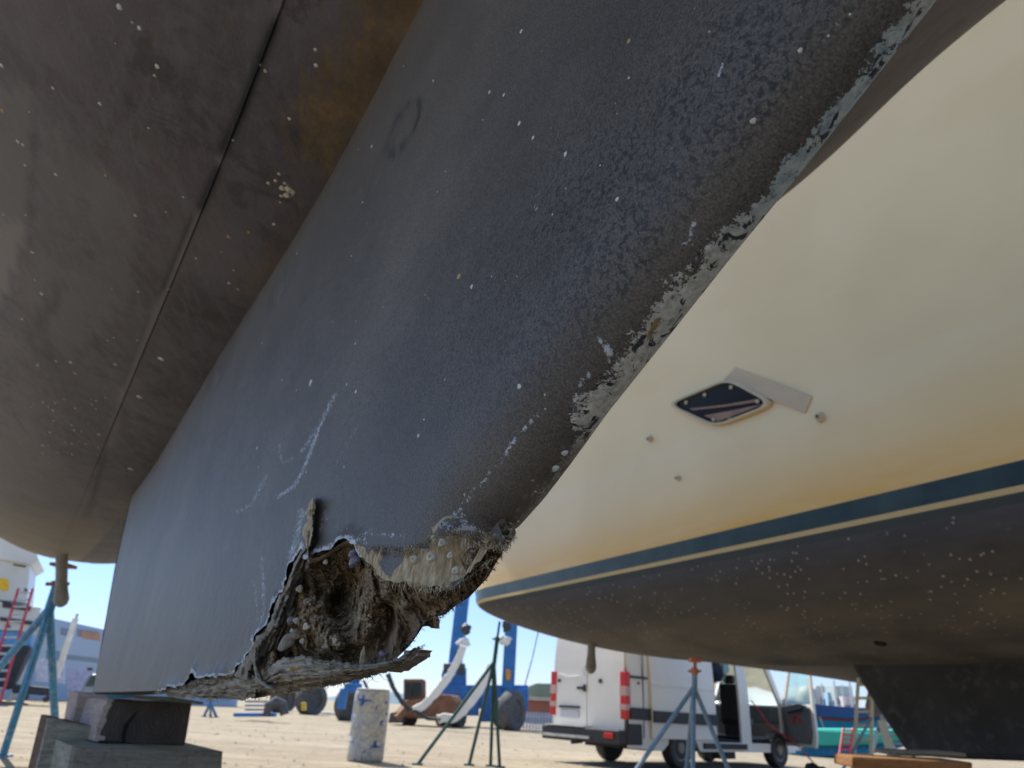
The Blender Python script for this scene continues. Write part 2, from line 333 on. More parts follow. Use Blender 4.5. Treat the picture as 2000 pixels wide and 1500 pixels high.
# the laminate curls out a little along the tear
dr = nearest(X, Y, rim_sh+tear_sh, False)[0]; Lk = Lk-.006*np.exp(-(dr/.012)**2)*(.5+np.array([noise.noise(Vector((a*30, b*30, 9))) for a, b in zip(X, Y)]))
keel, V = sh_obj('keel', X, Lk, Y, F, MKEEL, boat)
joint = [(830, 0), (640, 330), (560, 500), (400, 740), (300, 890), (240, 1000)]
def paint_keel(o, V, dr=None):
    px, py = projn(V)
    dle = nearest(px, py, LE, False)[0]
    rg = np.zeros(px.shape)
    for cx, cy, a_, b_, w_ in ((788, 250, 58, 19, .8), (550, 560, 44, 11, .6), (425, 735, 34, 7, .6)):
        ux = (px-cx)*.47-(py-cy)*.88; uy = (px-cx)*.88+(py-cy)*.47; q_ = np.sqrt((ux/a_)**2+(uy/b_)**2); rg = np.maximum(rg, w_*np.exp(-((q_-1)*b_/3.0)**2)*(.35+.65*(np.sin(ux*.11+uy*.3)>-.3)))
    setattr_(o, 'ringd', rg)
    below = np.clip((py-0)/1000, 0, 1)
    wle = np.interp(py, [0, 200, 420, 480, 560, 700, 820, 850, 1000, 1050], [44, 34, 42, 64, 66, 66, 60, 30, 34, 42])
    lev = np.clip(1.25-dle/wle, -1.2, 1.15)*np.interp(py, [-50, 0, 830, 870, 1060], [1, 1, 1, .62, .5]); lev = np.where(lev < -.6, -3, lev)
    lev = np.where(py > 1060, -3, lev)
    setattr_(o, 'le', lev); setattr_(o, 'lec', np.interp(py, [0, 60, 80, 380, 500, 860, 900], [.5, .3, 0, 0, .75, .85, .5]))
    setattr_(o, 'brownle', np.exp(-(dle/np.interp(py, [800, 880, 1060], [10, 55, 70]))**2)*np.interp(py, [820, 890, 1100], [0, 1, 1]))
    setattr_(o, 'ochre', strokes(px, py, [(11, .8, [(1285, 625), (1268, 655)]), (14, .35, [(1180, 650), (1150, 690)])]))
    chip = strokes(px, py, [
 (14, .75, [(1175, 668), (1190, 690)]), (10, .6, [(1360, 430), (1335, 485)]), (14, .6, [(1150, 730), (1120, 770), (1130, 800)]), (11, .62, [(1060, 800), (1010, 850), (975, 905)]), (12, .55, [(975, 905), (920, 970), (880, 1010)]),
 (9, .62, [(655, 770), (625, 830), (590, 880)]), (7, .66, [(625, 830), (600, 900), (575, 950), (540, 972)]), (7, .55, [(570, 895), (552, 905), (545, 870)]), (9, .55, [(520, 930), (490, 985), (465, 1000)]), (7, .5, [(700, 830), (640, 930)]),
 (15, .62, [(590, 1000), (580, 1050), (568, 1090)]), (9, .55, [(512, 1090), (516, 1180), (508, 1230)]), (7, .5, [(495, 1130), (505, 1210)]), (10, .6, [(600, 1085), (640, 1068), (690, 1047), (712, 1060)]), (12, .55, [(700, 1050), (720, 1040), (790, 1050)]),
 (14, .52, [(640, 1000), (625, 1040)]), (12, .5, [(660, 1030), (680, 1035)]), (24, .62, [(870, 1025), (930, 1035)]), (10, .62, [(850, 1030), (880, 1010), (905, 1010), (915, 1030)]), (16, .42, [(900, 980), (960, 920)]), (16, .55, [(945, 1030), (930, 1042)]),
 (9, .74, [(1415, 125), (1405, 150)]), (13, .5, [(1620, 40), (1660, 70)]), (18, .45, [(1620, 40)]), (8, .5, [(1310, 300), (1315, 290)]), (4, .6, [(830, 575), (838, 583)]), (30, .38, [(1480, 215), (1510, 190)]),
 (10, .5, [(1055, 370), (1045, 410)]), (30, .3, [(900, 420), (1000, 450)]), (50, .30, [(1080, 480)]), (12, .45, [(378, 1300), (390, 1320)]), (12, .40, [(240, 1300), (260, 1240)]), (8, .38, [(285, 1130), (262, 1330)]),
 (9, .35, [(470, 1060), (455, 1110)])])
    setattr_(o, 'chip', chip if dr is None else np.where(dr < .004, np.maximum(chip, .75), chip))
    pebm = np.exp(-((px-1130-(.9*(560-py)))/310)**2)*np.interp(py, [-300, 0, 500, 780, 900], [1, 1, 1, .55, 0])*np.clip((dle-95)/25, 0, 1)
    setattr_(o, 'peb', pebm)
    dj = nearest(px, py, [(1000, -300)]+joint, False)[0]
    setattr_(o, 'dust_and_light', .55*np.exp(-(dj/70)**2)+.45*np.clip((520-px)/360, 0, 1)*np.clip((py-700)/300, 0, 1))  # dust band along the root; lower aft gradient is painted light from outside
    tanp = [(712, 1068), (720, 1085), (728, 1070), (736, 1086), (748, 1062), (749, 1090), (738, 1100), (760, 1130), (772, 1112), (786, 1098), (792, 1070), (815, 1068), (835, 1072), (842, 1054), (858, 1046), (880, 1046), (905, 1044), (945, 1043), (960, 1058), (985, 1050), (1000, 1050), (960, 1095), (920, 1120), (880, 1140), (850, 1160), (740, 1150), (722, 1100), (704, 1084), (690, 1060)]
    ti = inpoly(px, py, tanp); dt = nearest(px, py, tanp)[0]
    setattr_(o, 'tan', np.clip(np.where(ti, .5+dt/12, .5-dt/7), 0, 1))
paint_keel(keel, V, dr)
# rounded nose, near face round to the far face
nose_l = []
for i in range(len(le_all)-1):
    (x1, y1), (x2, y2) = le_all[i], le_all[i+1]; n = max(2, int(hypot(x2-x1, y2-y1)/.004)); nose_l += [(x1+(x2-x1)*k/n, y1+(y2-y1)*k/n) for k in range(n)]
nose_l.append(le_all[-1]); NW = .085; phs = list(np.linspace(math.acos(1-.030/NW), 0, 16))+list(-np.linspace(0, math.acos(1-.05/NW), 12)[1:])
NX = []; NL = []; NY = []
for ph in phs:
    for (a, b_) in inset_line(nose_l, NW*(1-cos(ph))) if ph else nose_l:
        NX.append(a); NY.append(b_); n3 = .0016*fbm(Vector((a*7, b_*7, 0)), 3)+.0004*fbm(Vector((a*60, b_*60, 3)), 3)
        NL.append(KC+KT*(1-sin(ph))+(n3 if ph > 0 else 0)+(.0006 if ph == phs[0] else 0))
nn_ = len(nose_l); NF = np.array([(i*nn_+k, i*nn_+k+1, (i+1)*nn_+k+1, (i+1)*nn_+k) for i in range(len(phs)-1) for k in range(nn_-1)])
nose, NV = sh_obj('leading_edge', np.array(NX), np.array(NL), np.array(NY), NF, MKEEL, keel)
paint_keel(nose, NV)
# far side and trailing edge of the keel
SIL = [(1005, 1040), (980, 1080), (945, 1126), (917, 1154), (875, 1189), (847, 1206), (815, 1222), (800, 1250), (777, 1280), (700, 1310), (600, 1330), (472, 1345), (350, 1352)]
far_dmg = [pk(x, y, KC+2*KT-.004) for x, y in rough_line(SIL, 9, 5, 8)]
far_outline = inset_line(le_all, .02)[:-1]+far_dmg+bot_sh+[tr_m, tr_e]
s3 = gaps(-1.1, tr_e[0]+.05, .014, .02); h3 = gaps(-.12, 1.27, .014, .0)
X2, Y2, F2 = masked_grid(s3, h3, far_outline)
L2 = 2*KM-lateral(X2, Y2)
MFAR = simple('far_antifouling', (.06, .063, .07), .7)
o, _ = sh_obj('far_side', X2, L2, Y2, F2[:, ::-1], MFAR, keel)
tb = MB(); z0_ = tr_h; tt = float(taper(np.array(tr_s)))
rows = [(tr_s, tr_h), tr_m, tr_e]; print('trail', tr_s, tr_m, tr_e, le_sh[-1], H0(4) if 'H0' in globals() else '')
tb.add([K(s, KC+tt+.0, h) for s, h in rows]+[K(s, 2*KM-KC-tt, h) for s, h in rows], [(0, 1, 4, 3), (1, 2, 5, 4)]); tb.build('trailing_edge', MFAR, keel)
# sole of the keel, from the broken part aft
bs = [pk(350, 1345, KC+.02)]+[pk(260, 1352, KC+.6*KT), (tr_s, tr_h)]
sb = MB()
nseg = 12
vv = []
for i in range(nseg+1):
    u = i/nseg; s_ = bs[0][0]*(1-u)+tr_s*u; h_ = np.interp(s_, [b[0] for b in bs], [b[1] for b in bs]); t_ = float(taper(np.array(s_)))
    vv += [K(s_, KC+t_+.001, h_), K(s_, KM, h_-.006), K(s_, 2*KM-KC-t_-.001, h_)]
sb.add(vv, [(3*i+k, 3*i+k+1, 3*i+k+4, 3*i+k+3) for i in range(nseg) for k in (0, 1)]); sb.build('sole', MFAR, keel, True)
# ------------------------------------------------------------------ hull
def H0(s): return .845+.20*max(0., 1.25-s)*(1 if s > .3 else .6+.4*max(-1, s/.3)) + .0078*max(0, s-2)**2 if s > 0 else .845+.20*1.25*.75-.02*s+.03*s*s
def H0(s):
    a = .84+.0075*max(0., s-2)**2
    return a+.17/(1+exp((s-.85)/.16))+.025*max(0, -s)**2
def HB(s):                               # half beam
    if s < 2.5: return max(.02, 1.62*sqrt(max(0, 1-((2.5-s)/6.4)**2.2)))
    return 1.62-.35*((s-2.5)/9.6)**2.0
TS = .215
def hullpt(s, t):
    B = HB(s); a = min(1, abs(t)/B); D = 0.98+.045*max(0, -s)-.045*min(5.5, max(0, s-2.6)); D -= .06*min(1, max(0, t)/.5)*min(1, max(0, 3.5-s)/1.5); pw = 1.45+.9*min(1, max(0, s-3)/4.5)
    z = H0(s)+D*(1-(1-a**pw)**.82)
    st = 0
    if abs(t) < TS: st = .004
    z += st
    return z
q_t = [0, .03, .06, .09, .12, .15, .17, .18]+[.185+.004*i for i in range(7)]+[TS-.0025, TS+.001, .219, .223, .228, .233, .24, .25]+[.26+.02*i for i in range(30)]
def sec(s):
    B = HB(s); out = []
    fr = [t for t in q_t]
    return out
sv = [-3.85, -3.6, -3.2, -2.6, -2, -1.4, -.9, -.6]+[-.4+.03*i for i in range(120)]+[3.2+.15*i for i in range(62)]
tl = q_t[:]; nt_ = len(tl); rim_n = 12; top_n = 4
vs = []; rows_ = []
SHEER = 2.75
for s in sv:
    B = HB(s); row = []
    ts = [t for t in tl]; tmax = tl[-1]
    sc_ = min(1, B/1.05)
    half = []
    for t in tl: half.append((t*sc_, hullpt(s, -t*sc_), hullpt(s, t*sc_)))
    t0 = tmax*sc_
    for i in range(1, rim_n+1):
        th = i/rim_n*pi/2; t = t0+(B-t0)*sin(th); half.append((t, hullpt(s, -min(t, B*.99999)), hullpt(s, min(t, B*.99999))))
    zt = half[-1][1]
    for i in range(1, top_n+1):
        zz_ = zt+(SHEER-zt)*i/top_n; half.append((B*(1+.015*i), zz_, zz_))
    row = [(-t, z) for t, z, _ in half[::-1]]+[(t, z) for t, _, z in half[1:]]
    rows_.append(row)
nc = len(rows_[0])
for s, row in zip(sv, rows_): vs += [K(s, KM+t, z) for t, z in row]
fs = []
for i in range(len(sv)-1):
    for j in range(nc-1):
        a = i*nc+j; fs.append((a, a+nc, a+nc+1, a+1))
n_ = len(sv)
fs.append(tuple(range(nc))); fs.append(tuple(range((n_-1)*nc, n_*nc))[::-1])   # bow cap, transom
fs += [(i*nc, i*nc+nc-1, (i+1)*nc+nc-1, (i+1)*nc) for i in range(n_-1)]       # deck
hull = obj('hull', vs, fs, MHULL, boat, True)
m_ = hull.modifiers.new('e', 'EDGE_SPLIT'); m_.split_angle = radians(35)
Vh = np.array([tuple(v) for v in vs]); hx, hy = projn(Vh)
tt_ = np.array([p_[0] for row in rows_ for p_ in row]); ss_ = np.repeat(np.array(sv), nc)
near_ = (tt_ < 0.02)
jl = [(1000, -300)]+joint
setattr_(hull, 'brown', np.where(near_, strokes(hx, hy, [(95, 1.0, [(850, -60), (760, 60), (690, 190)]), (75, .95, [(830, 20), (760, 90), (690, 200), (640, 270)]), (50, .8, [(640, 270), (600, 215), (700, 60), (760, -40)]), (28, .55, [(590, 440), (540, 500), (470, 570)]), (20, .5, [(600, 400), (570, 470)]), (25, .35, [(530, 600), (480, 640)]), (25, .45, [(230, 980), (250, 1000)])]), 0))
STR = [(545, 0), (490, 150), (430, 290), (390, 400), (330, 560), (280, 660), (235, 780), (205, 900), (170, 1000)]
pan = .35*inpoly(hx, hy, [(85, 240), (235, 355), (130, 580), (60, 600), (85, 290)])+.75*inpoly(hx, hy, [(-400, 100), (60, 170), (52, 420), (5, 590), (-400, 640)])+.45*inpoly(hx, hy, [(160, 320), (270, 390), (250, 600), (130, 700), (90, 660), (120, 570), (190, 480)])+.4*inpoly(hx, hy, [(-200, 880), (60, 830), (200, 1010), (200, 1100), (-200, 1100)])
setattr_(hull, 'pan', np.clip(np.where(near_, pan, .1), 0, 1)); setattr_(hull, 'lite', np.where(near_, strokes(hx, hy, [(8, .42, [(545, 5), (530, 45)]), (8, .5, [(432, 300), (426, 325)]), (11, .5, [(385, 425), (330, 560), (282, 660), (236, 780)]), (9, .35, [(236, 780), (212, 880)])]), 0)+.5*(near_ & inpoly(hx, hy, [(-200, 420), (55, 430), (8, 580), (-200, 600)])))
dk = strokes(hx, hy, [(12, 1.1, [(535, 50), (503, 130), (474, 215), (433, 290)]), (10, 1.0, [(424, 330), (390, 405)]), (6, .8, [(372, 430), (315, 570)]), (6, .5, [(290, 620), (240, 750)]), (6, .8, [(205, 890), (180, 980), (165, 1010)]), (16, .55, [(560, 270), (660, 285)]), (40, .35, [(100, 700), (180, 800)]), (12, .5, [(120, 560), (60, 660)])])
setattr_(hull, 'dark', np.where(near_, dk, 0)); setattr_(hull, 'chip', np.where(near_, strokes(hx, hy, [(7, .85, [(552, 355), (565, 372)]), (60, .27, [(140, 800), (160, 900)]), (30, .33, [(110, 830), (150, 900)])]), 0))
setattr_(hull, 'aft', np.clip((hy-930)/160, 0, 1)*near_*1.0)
bvh_h = BVHTree.FromPolygons([tuple(v) for v in vs], fs)
bvh_k = BVHTree.FromPolygons([tuple(v) for v in V], [tuple(int(i) for i in f) for f in F])
# ------------------------------------------------------------------ the broken corner: cavity, lip, torn laminate, growth
def raylat(x, y, L):                       # point on the keel's own depth L behind a photo position
    d = ray(x, y); return CAM + d*(L/d.dot(KN))
def wood_mat(name, dark=1.0, grain=(60, 60, 18)):
    m = NT(name, .9, 0, .2)
    n = m.noise(38, 8, .75); nf = m.noise(260, 6, .75)
    col = m.ramp(m.mth('ADD', m.mth('MULTIPLY', n, .6), m.mth('MULTIPLY', nf, .4)), [(.36, (.07, .052, .034)), (.46, (.20, .145, .09)), (.55, (.38, .30, .20)), (.66, (.60, .53, .41))])
    fib = m.ramp(m.noise(1, 6, .7, vec=m.vec((210, 210, 26))), [(.3, (.07, .048, .032)), (.5, (.23, .165, .115)), (.7, (.46, .37, .28))])
    crk = m.vor(95, 'DISTANCE_TO_EDGE', vec=None); col = m.mix(m.ramp(crk.outputs['Distance'], [(.0, .85), (.09, 0.)]), col, (.02, .014, .01))
    pf = m.noise(520, 4, .7); col = m.mix(1., col, m.ramp(pf, [(.35, .45), (.5, 1.), (.68, 2.1)]), 'MULTIPLY')
    col = m.mix(m.attr('fib'), col, fib)
    strat = m.ramp(m.noise(1, 8, .78, vec=m.vec((30, 30, 330))), [(.34, (.07, .06, .05)), (.5, (.36, .315, .245)), (.66, (.66, .59, .48))])
    col = m.mix(m.attr('str'), col, strat)
    col = m.mix(m.ramp(m.mth('ADD', m.attr('och'), m.mth('MULTIPLY', m.mth('SUBTRACT', nf, .5), 1.2)), [(.5, 0.), (.62, 1.)]), col, (.42, .24, .05))
    col = m.mix(m.ramp(m.mth('ADD', m.attr('pale'), m.mth('MULTIPLY', m.mth('SUBTRACT', nf, .5), 1.2)), [(.5, 0.), (.65, 1.)]), col, (.55, .50, .42))
    m.color(col).bump(m.mth('ADD', m.mth('MULTIPLY', nf, .6), m.noise(90, 5, .7)), .9, .0045); return m.m
MROT = wood_mat('rotten_core')
CAV = [(596, 1060), (574, 1094), (556, 1136), (535, 1175), (520, 1210), (500, 1245), (490, 1270), (480, 1300), (500, 1322), (560, 1330), (640, 1325), (700, 1312), (752, 1300)] + \
      [(777, 1283), (790, 1262), (812, 1240), (822, 1222), (847, 1206), (875, 1189), (917, 1154), (945, 1126), (980, 1082), (1008, 1045), (1000, 1022), (960, 1030), (900, 1085), (850, 1100), (790, 1100), (760, 1095), (740, 1072), (700, 1035), (650, 1045)]
CTL = [(600, 1110, .10), (585, 1165, .16), (560, 1220, .12), (530, 1280, .10), (515, 1315, .08), (612, 1140, .22), (590, 1200, .22), (575, 1240, .25), (620, 1095, .25), (660, 1080, .2), (695, 1075, .15), (650, 1105, .60), (690, 1110, .66), (680, 1150, .99), (668, 1175, .95), (688, 1135, .95), (676, 1195, .85),
       (620, 1180, .34), (625, 1220, .30), (645, 1245, .26), (655, 1258, .24), (600, 1262, .35), (560, 1275, .5), (600, 1288, .75), (650, 1288, .8), (690, 1290, .85), (640, 1150, .42), (610, 1150, .36),
       (715, 1160, .5), (722, 1200, .46), (712, 1235, .40), (690, 1215, .62), (690, 1245, .6), (735, 1175, .38), (745, 1150, .3), (720, 1120, .32), (720, 1275, .85), (752, 1212, .9), (760, 1195, .85), (742, 1235, .9),
       (765, 1150, .28), (800, 1155, .30), (790, 1180, .40), (835, 1165, .3), (870, 1150, .32), (815, 1200, .62), (780, 1230, .74), (755, 1265, .80), (800, 1235, .80), (730, 1292, .8), (840, 1190, .6), (850, 1200, .72),
       (900, 1130, .22), (950, 1090, .2), (985, 1055, .2), (880, 1165, .5), (930, 1130, .5), (905, 1160, .72), (960, 1100, .55), (1000, 1045, .35), (800, 1120, .10), (850, 1130, .12), (745, 1115, .10), (700, 1050, .12), (610, 1070, .08), (920, 1095, .10), (520, 1240, .06), (500, 1290, .08)]
def idw(x, y, ctl, p=3.2):
    n = d = 0
    for cx, cy, v in ctl:
        w = 1/(((x-cx)**2+(y-cy)**2)/400+.55)**(p/2); n += w*v; d += w
    return n/d
def pix_grid(x0, x1, y0, y1, st, poly):
    xs = np.arange(x0, x1, st); ys = np.arange(y0, y1, st)
    return masked_grid(xs, ys, poly)
def pix_mesh(name, X, Y, F, depth, mat, parent, amp=.004, fscale=45, flip=False):
    vs = []
    for x, y in zip(X, Y):
        t = depth(x, y); p = raylat(x, y, KC+t*2*KT); n1 = fbm(p*fscale*.6, 3)*1.0+.20*fbm(p*fscale*5, 4)+.25*(.5-abs(noise.noise(p*fscale*1.3)))
        q = raylat(x, y, max(KC-.001, KC+t*2*KT+amp*n1*np.clip((t-.06)/.25, .12, 1))); vs.append(q)
    f = F[:, ::-1] if flip else F
    me = bpy.data.meshes.new(name); me.from_pydata([tuple(v) for v in vs], [], f.tolist()); me.update(); me.materials.append(mat)
    me.polygons.foreach_set('use_smooth', [True]*len(me.polygons))
    o = bpy.data.objects.new(name, me); COL.objects.link(o); o.parent = parent; return o
cavp = rough_line(CAV+[CAV[0]], 4, 3.2, 21)[:-1]
X3, Y3, F3 = pix_grid(470, 1020, 1010, 1340, 1.9, cavp)
cavity = pix_mesh('rotten_core', X3, Y3, F3, lambda x, y: idw(x, y, CTL), MROT, keel, .012, 45)
fib = np.clip(strokes(X3, Y3, [(26, 1.1, [(812, 1195), (770, 1240), (735, 1290)]), (20, 1, [(790, 1250), (755, 1290)])]), 0, 1); setattr_(cavity, 'fib', np.where(fib > .25, fib, 0))
setattr_(cavity, 'str', np.clip(strokes(X3, Y3, [(16, .9, [(598, 1070), (575, 1120), (545, 1180), (520, 1235), (495, 1290)])]), 0, 1))
setattr_(cavity, 'och', strokes(X3, Y3, [(7, .75, [(590, 1150), (588, 1165)]), (8, .7, [(868, 1140)]), (8, .5, [(720, 1250)]), (5, .8, [(488, 1288), (489, 1294)]), (5, .6, [(588, 1245)]), (9, .5, [(600, 1225)])]))
setattr_(cavity, 'pale', strokes(X3, Y3, [(6, .8, [(630, 1264), (648, 1258), (655, 1250)]), (9, .62, [(835, 1142), (870, 1130), (890, 1120)]), (5, .7, [(578, 1208), (582, 1216)]), (16, .45, [(800, 1160), (850, 1175)]), (8, .5, [(620, 1105)])]))
# lower lip
TOPL = [(350, 1338), (400, 1322), (430, 1322), (468, 1304), (500, 1315), (520, 1312), (535, 1296), (550, 1285), (575, 1283), (595, 1279), (625, 1289), (660, 1291), (700, 1298), (735, 1296), (765, 1288), (786, 1283), (800, 1270), (818, 1263)]
BOTL = [(300, 1352), (350, 1364), (400, 1364), (472, 1367), (525, 1360), (560, 1355), (595, 1350), (647, 1340), (700, 1328), (752, 1314), (772, 1306), (794, 1298), (808, 1280), (821, 1266)]
def resamp(pts, n):
    d = [0]
    for a, b in zip(pts, pts[1:]): d.append(d[-1]+hypot(b[0]-a[0], b[1]-a[1]))
    u = np.linspace(0, d[-1], n); return np.interp(u, d, [p[0] for p in pts]), np.interp(u, d, [p[1] for p in pts])
NU, NV_ = 420, 34
tx, ty = resamp(TOPL, NU); bx_, by_ = resamp(BOTL, NU)
lv = []; lx = []; ly = []
for i in range(NU):
    j1 = 4*noise.noise(Vector((i*.13, 0, 1)))+3*noise.noise(Vector((i*.5, 0, 4))); j2 = 3*noise.noise(Vector((i*.1, 7, 1)))+2.5*noise.noise(Vector((i*.6, 9, 4)))
    for j in range(NV_):
        v = j/(NV_-1); x = tx[i]*(1-v)+bx_[i]*v; y = (ty[i]+j1)*(1-v)+(by_[i]+j2)*v
        bul = (1-abs(2*v-.8)**2.2*.6) if v < .9 else .4
        t0 = .42-.42*bul if x > 500 else .10-.06*bul
        t0 += np.clip((x-740)/80, 0, 1)*.25
        lay = .06*noise.noise(Vector((x*.012, v*9, 2)))+.035*noise.noise(Vector((x*.03, v*24, 5)))
        p = raylat(x, y, KC+2*KT*max(-.04, t0+lay)); n1 = fbm(p*130, 4)*.0018
        lv.append(p-KN*n1); lx.append(x); ly.append(y)
lf = [(i*NV_+j, i*NV_+j+1, (i+1)*NV_+j+1, (i+1)*NV_+j) for i in range(NU-1) for j in range(NV_-1)]
lip = obj('torn_lower_lip', lv, lf, MROT, keel, True); lx = np.array(lx); ly = np.array(ly)
setattr_(lip, 'str', np.full(len(lx), .9)); setattr_(lip, 'fib', np.zeros(len(lx)))
setattr_(lip, 'och', strokes(lx, ly, [(7, .8, [(566, 1303), (578, 1306)]), (5, .55, [(540, 1330), (590, 1340)]), (6, .5, [(440, 1340), (500, 1345)]), (6, .42, [(400, 1350), (540, 1352)])]))
setattr_(lip, 'pale', strokes(lx, ly, [(11, .62, [(535, 1300), (560, 1300), (600, 1295)]), (6, .8, [(562, 1308)]), (9, .4, [(600, 1300), (760, 1300)]), (6, .5, [(480, 1310), (500, 1330)]), (5, .5, [(600, 1283), (650, 1289)])]))
# torn grey laminate layers down the left side of the hole
MLAM = NT('weathered_laminate', .85, 0, .2)
lc = MLAM.ramp(MLAM.noise(1, 7, .75, vec=MLAM.vec((150, 150, 40))), [(.3, (.07, .06, .055)), (.48, (.28, .25, .21)), (.62, (.46, .42, .35)), (.75, (.66, .60, .50))])
MLAM.color(lc).bump(MLAM.noise(1, 6, .75, vec=MLAM.vec((300, 300, 80))), .7, .004)
def ribbon(name, A_, B_, mat, parent, t0, t1, curl=.0, nu=160, nv=10, amp=3, seed=1, lay=.02):
    ax, ay = resamp(A_, nu); bx, by = resamp(B_, nu); vs = []
    for i in range(nu):
        j1 = amp*noise.noise(Vector((i*.22, seed, 0))); j2 = amp*1.3*noise.noise(Vector((i*.3, seed, 9)))+amp*.8*noise.noise(Vector((i*.9, seed, 5)))
        for j in range(nv):
            v = j/(nv-1); x = (ax[i]+j1)*(1-v)+(bx[i]+j2)*v; y = ay[i]*(1-v)+by[i]*v
            t = t0*(1-v)+t1*v - curl*sin(pi*v)+lay*noise.noise(Vector((x*.03, y*.03, v*6+seed)))*sin(pi*min(1, v*2)/2 if v < .5 else pi/2)
            vs.append(raylat(x, y, KC+2*KT*t))
    fs = [(i*nv+j, i*nv+j+1, (i+1)*nv+j+1, (i+1)*nv+j) for i in range(nu-1) for j in range(nv-1)]
    return obj(name, vs, fs, mat, parent, True)
ribbon('torn_laminate', [(600, 1060), (577, 1094), (562, 1136), (541, 1171), (529, 1210), (516, 1236), (500, 1243), (488, 1274), (470, 1298), (456, 1320)], [(603, 1082), (592, 1120), (572, 1150), (560, 1190), (548, 1225), (530, 1250), (520, 1275), (505, 1300), (500, 1325), (505, 1335)], MLAM.m, keel, -.05, .10, .05, amp=3.5, seed=2, lay=.09)
ribbon('torn_laminate', [(588, 1110), (570, 1150), (552, 1195), (538, 1230), (520, 1262)], [(596, 1118), (580, 1170), (568, 1212), (552, 1240), (532, 1285)], MLAM.m, keel, .08, .22, .03, amp=2.5, seed=5, lay=.1, nu=100)
ribbon('torn_laminate', [(498, 1250), (492, 1290), (500, 1325), (520, 1345)], [(512, 1262), (505, 1300), (516, 1330), (545, 1345)], MLAM.m, keel, -.05, .08, .06, amp=2, seed=7, lay=.08, nu=80)
MFL = NT('curled_laminate', .85, 0, .2)
MFL.color(MFL.ramp(MFL.noise(70, 6, .7), [(.3, (.18, .13, .07)), (.5, (.42, .34, .23)), (.7, (.62, .54, .40))])).bump(MFL.noise(200, 5, .7), .6, .003)
ribbon('curled_flap', [(611, 971), (603, 985), (598, 1000), (601, 1018), (592, 1030), (590, 1045), (597, 1058), (600, 1080), (601, 1096)], [(613, 973), (616, 990), (612, 1010), (612, 1030), (609, 1045), (606, 1060), (603, 1070), (604, 1085), (603, 1098)], MFL.m, keel, -.05, -.12, .03, amp=2.2, seed=11, lay=.05, nu=90, nv=8)
ribbon('curled_flap', [(842, 1030), (850, 1026), (858, 1018), (866, 1010), (880, 1006), (896, 1008)], [(847, 1044), (851, 1036), (859, 1024), (868, 1014), (881, 1010), (896, 1011)], MFL.m, keel, -.02, -.09, .03, amp=1.5, seed=12, nu=40, nv=5)
ribbon('curled_flap', [(600, 1094), (625, 1088), (645, 1076), (668, 1060), (690, 1050), (701, 1058), (712, 1080)], [(604, 1100), (628, 1095), (648, 1083), (670, 1067), (690, 1060), (697, 1070), (708, 1088)], MFL.m, keel, -.03, .12, .02, amp=1.6, seed=13, nu=110, nv=6)
# shards sticking out against the sky
def shard(pts, L0, thick, mat, seed):
    pp = rough_line(pts+[pts[0]], 5, 3, seed)[:-1]; mb = MB(); mb.prism([raylat(x, y, KC+2*KT*L0+.002*noise.noise(Vector((x*.1, y*.1, seed)))) for x, y in pp], KN*thick); return mb
MSH = NT('splintered_wood', .9, 0, .2)
MSH.color(MSH.ramp(MSH.noise(1, 6, .7, vec=MSH.vec((120, 300, 300))), [(.3, (.10, .07, .05)), (.5, (.25, .19, .14)), (.7, (.40, .33, .25))])).bump(MSH.noise(200, 5), .6, .003)
shard([(752, 1300), (776, 1290), (790, 1272), (800, 1270), (808, 1266), (820, 1268), (816, 1280), (800, 1292), (780, 1305), (756, 1312)], .55, .012, MSH.m, 3).build('splinter', MSH.m, keel)
shard([(815, 1214), (830, 1210), (843, 1206), (849, 1212), (847, 1230), (836, 1226), (826, 1221)], .8, .006, MSH.m, 4).build('splinter', MSH.m, keel)
# fringe of fibres
MFIB = NT('glass_fibre_strands', .8); MFIB.color(MFIB.ramp(MFIB.noise(40, 3), [(.35, (.12, .09, .06)), (.65, (.45, .37, .26))]))
fb = MB(); fbp = MB(); rr = random.Random(5)
def hair(x, y, L, ang, ln, w=.00035, curl=.6):
    pts = []; a = ang
    for k in range(5):
        pts.append(raylat(x, y, L)); x += cos(a)*ln/4; y += sin(a)*ln/4; a += rr.uniform(-curl, curl); L += rr.uniform(-.003, .003)
    FB_.tube(pts, [w, w, w*.9, w*.7, w*.3], 3, False)
def fringe(pts, n, L, a0, a1, l0, l1, w=.00035, jit=3, curl=.5):
    xs_, ys_ = resamp(pts, 400)
    for _ in range(n):
        i = rr.randrange(400); hair(xs_[i]+rr.uniform(-jit, jit), ys_[i]+rr.uniform(-jit, jit), L+rr.uniform(-.004, .004), rr.uniform(a0, a1), rr.uniform(l0, l1), w, curl)
FB_ = fb
fringe([(1005, 1040), (945, 1126), (875, 1189), (847, 1206)], 260, KC+1.1*KT, .4, 1.9, 4, 15, .0003)
fringe([(740, 1132), (760, 1140), (800, 1148), (850, 1156), (900, 1135), (960, 1090)], 70, KC+.003, 1.2, 2.1, 6, 22, .0003)
fringe([(905, 1040), (940, 1045), (985, 1050)], 110, KC-.002, .3, 1.9, 8, 30, .0003, 6, .8)
fringe([(712, 1075), (740, 1080), (790, 1085), (840, 1062), (900, 1050)], 120, KC-.001, -2.2, -.9, 4, 13, .0003, 8)
fringe([(847, 1206), (815, 1225), (790, 1262)], 60, KC+1.5*KT, -.5, 1.2, 4, 16, .0003)
fringe([(810, 1272), (780, 1300), (700, 1326), (600, 1348), (480, 1364), (330, 1358)], 240, KC+.03, .9, 2.3, 2, 9, .0003)
fringe([(690, 1300), (720, 1312), (745, 1305)], 50, KC+.012, .3, 2.8, 10, 34, .0002, 8, .9)
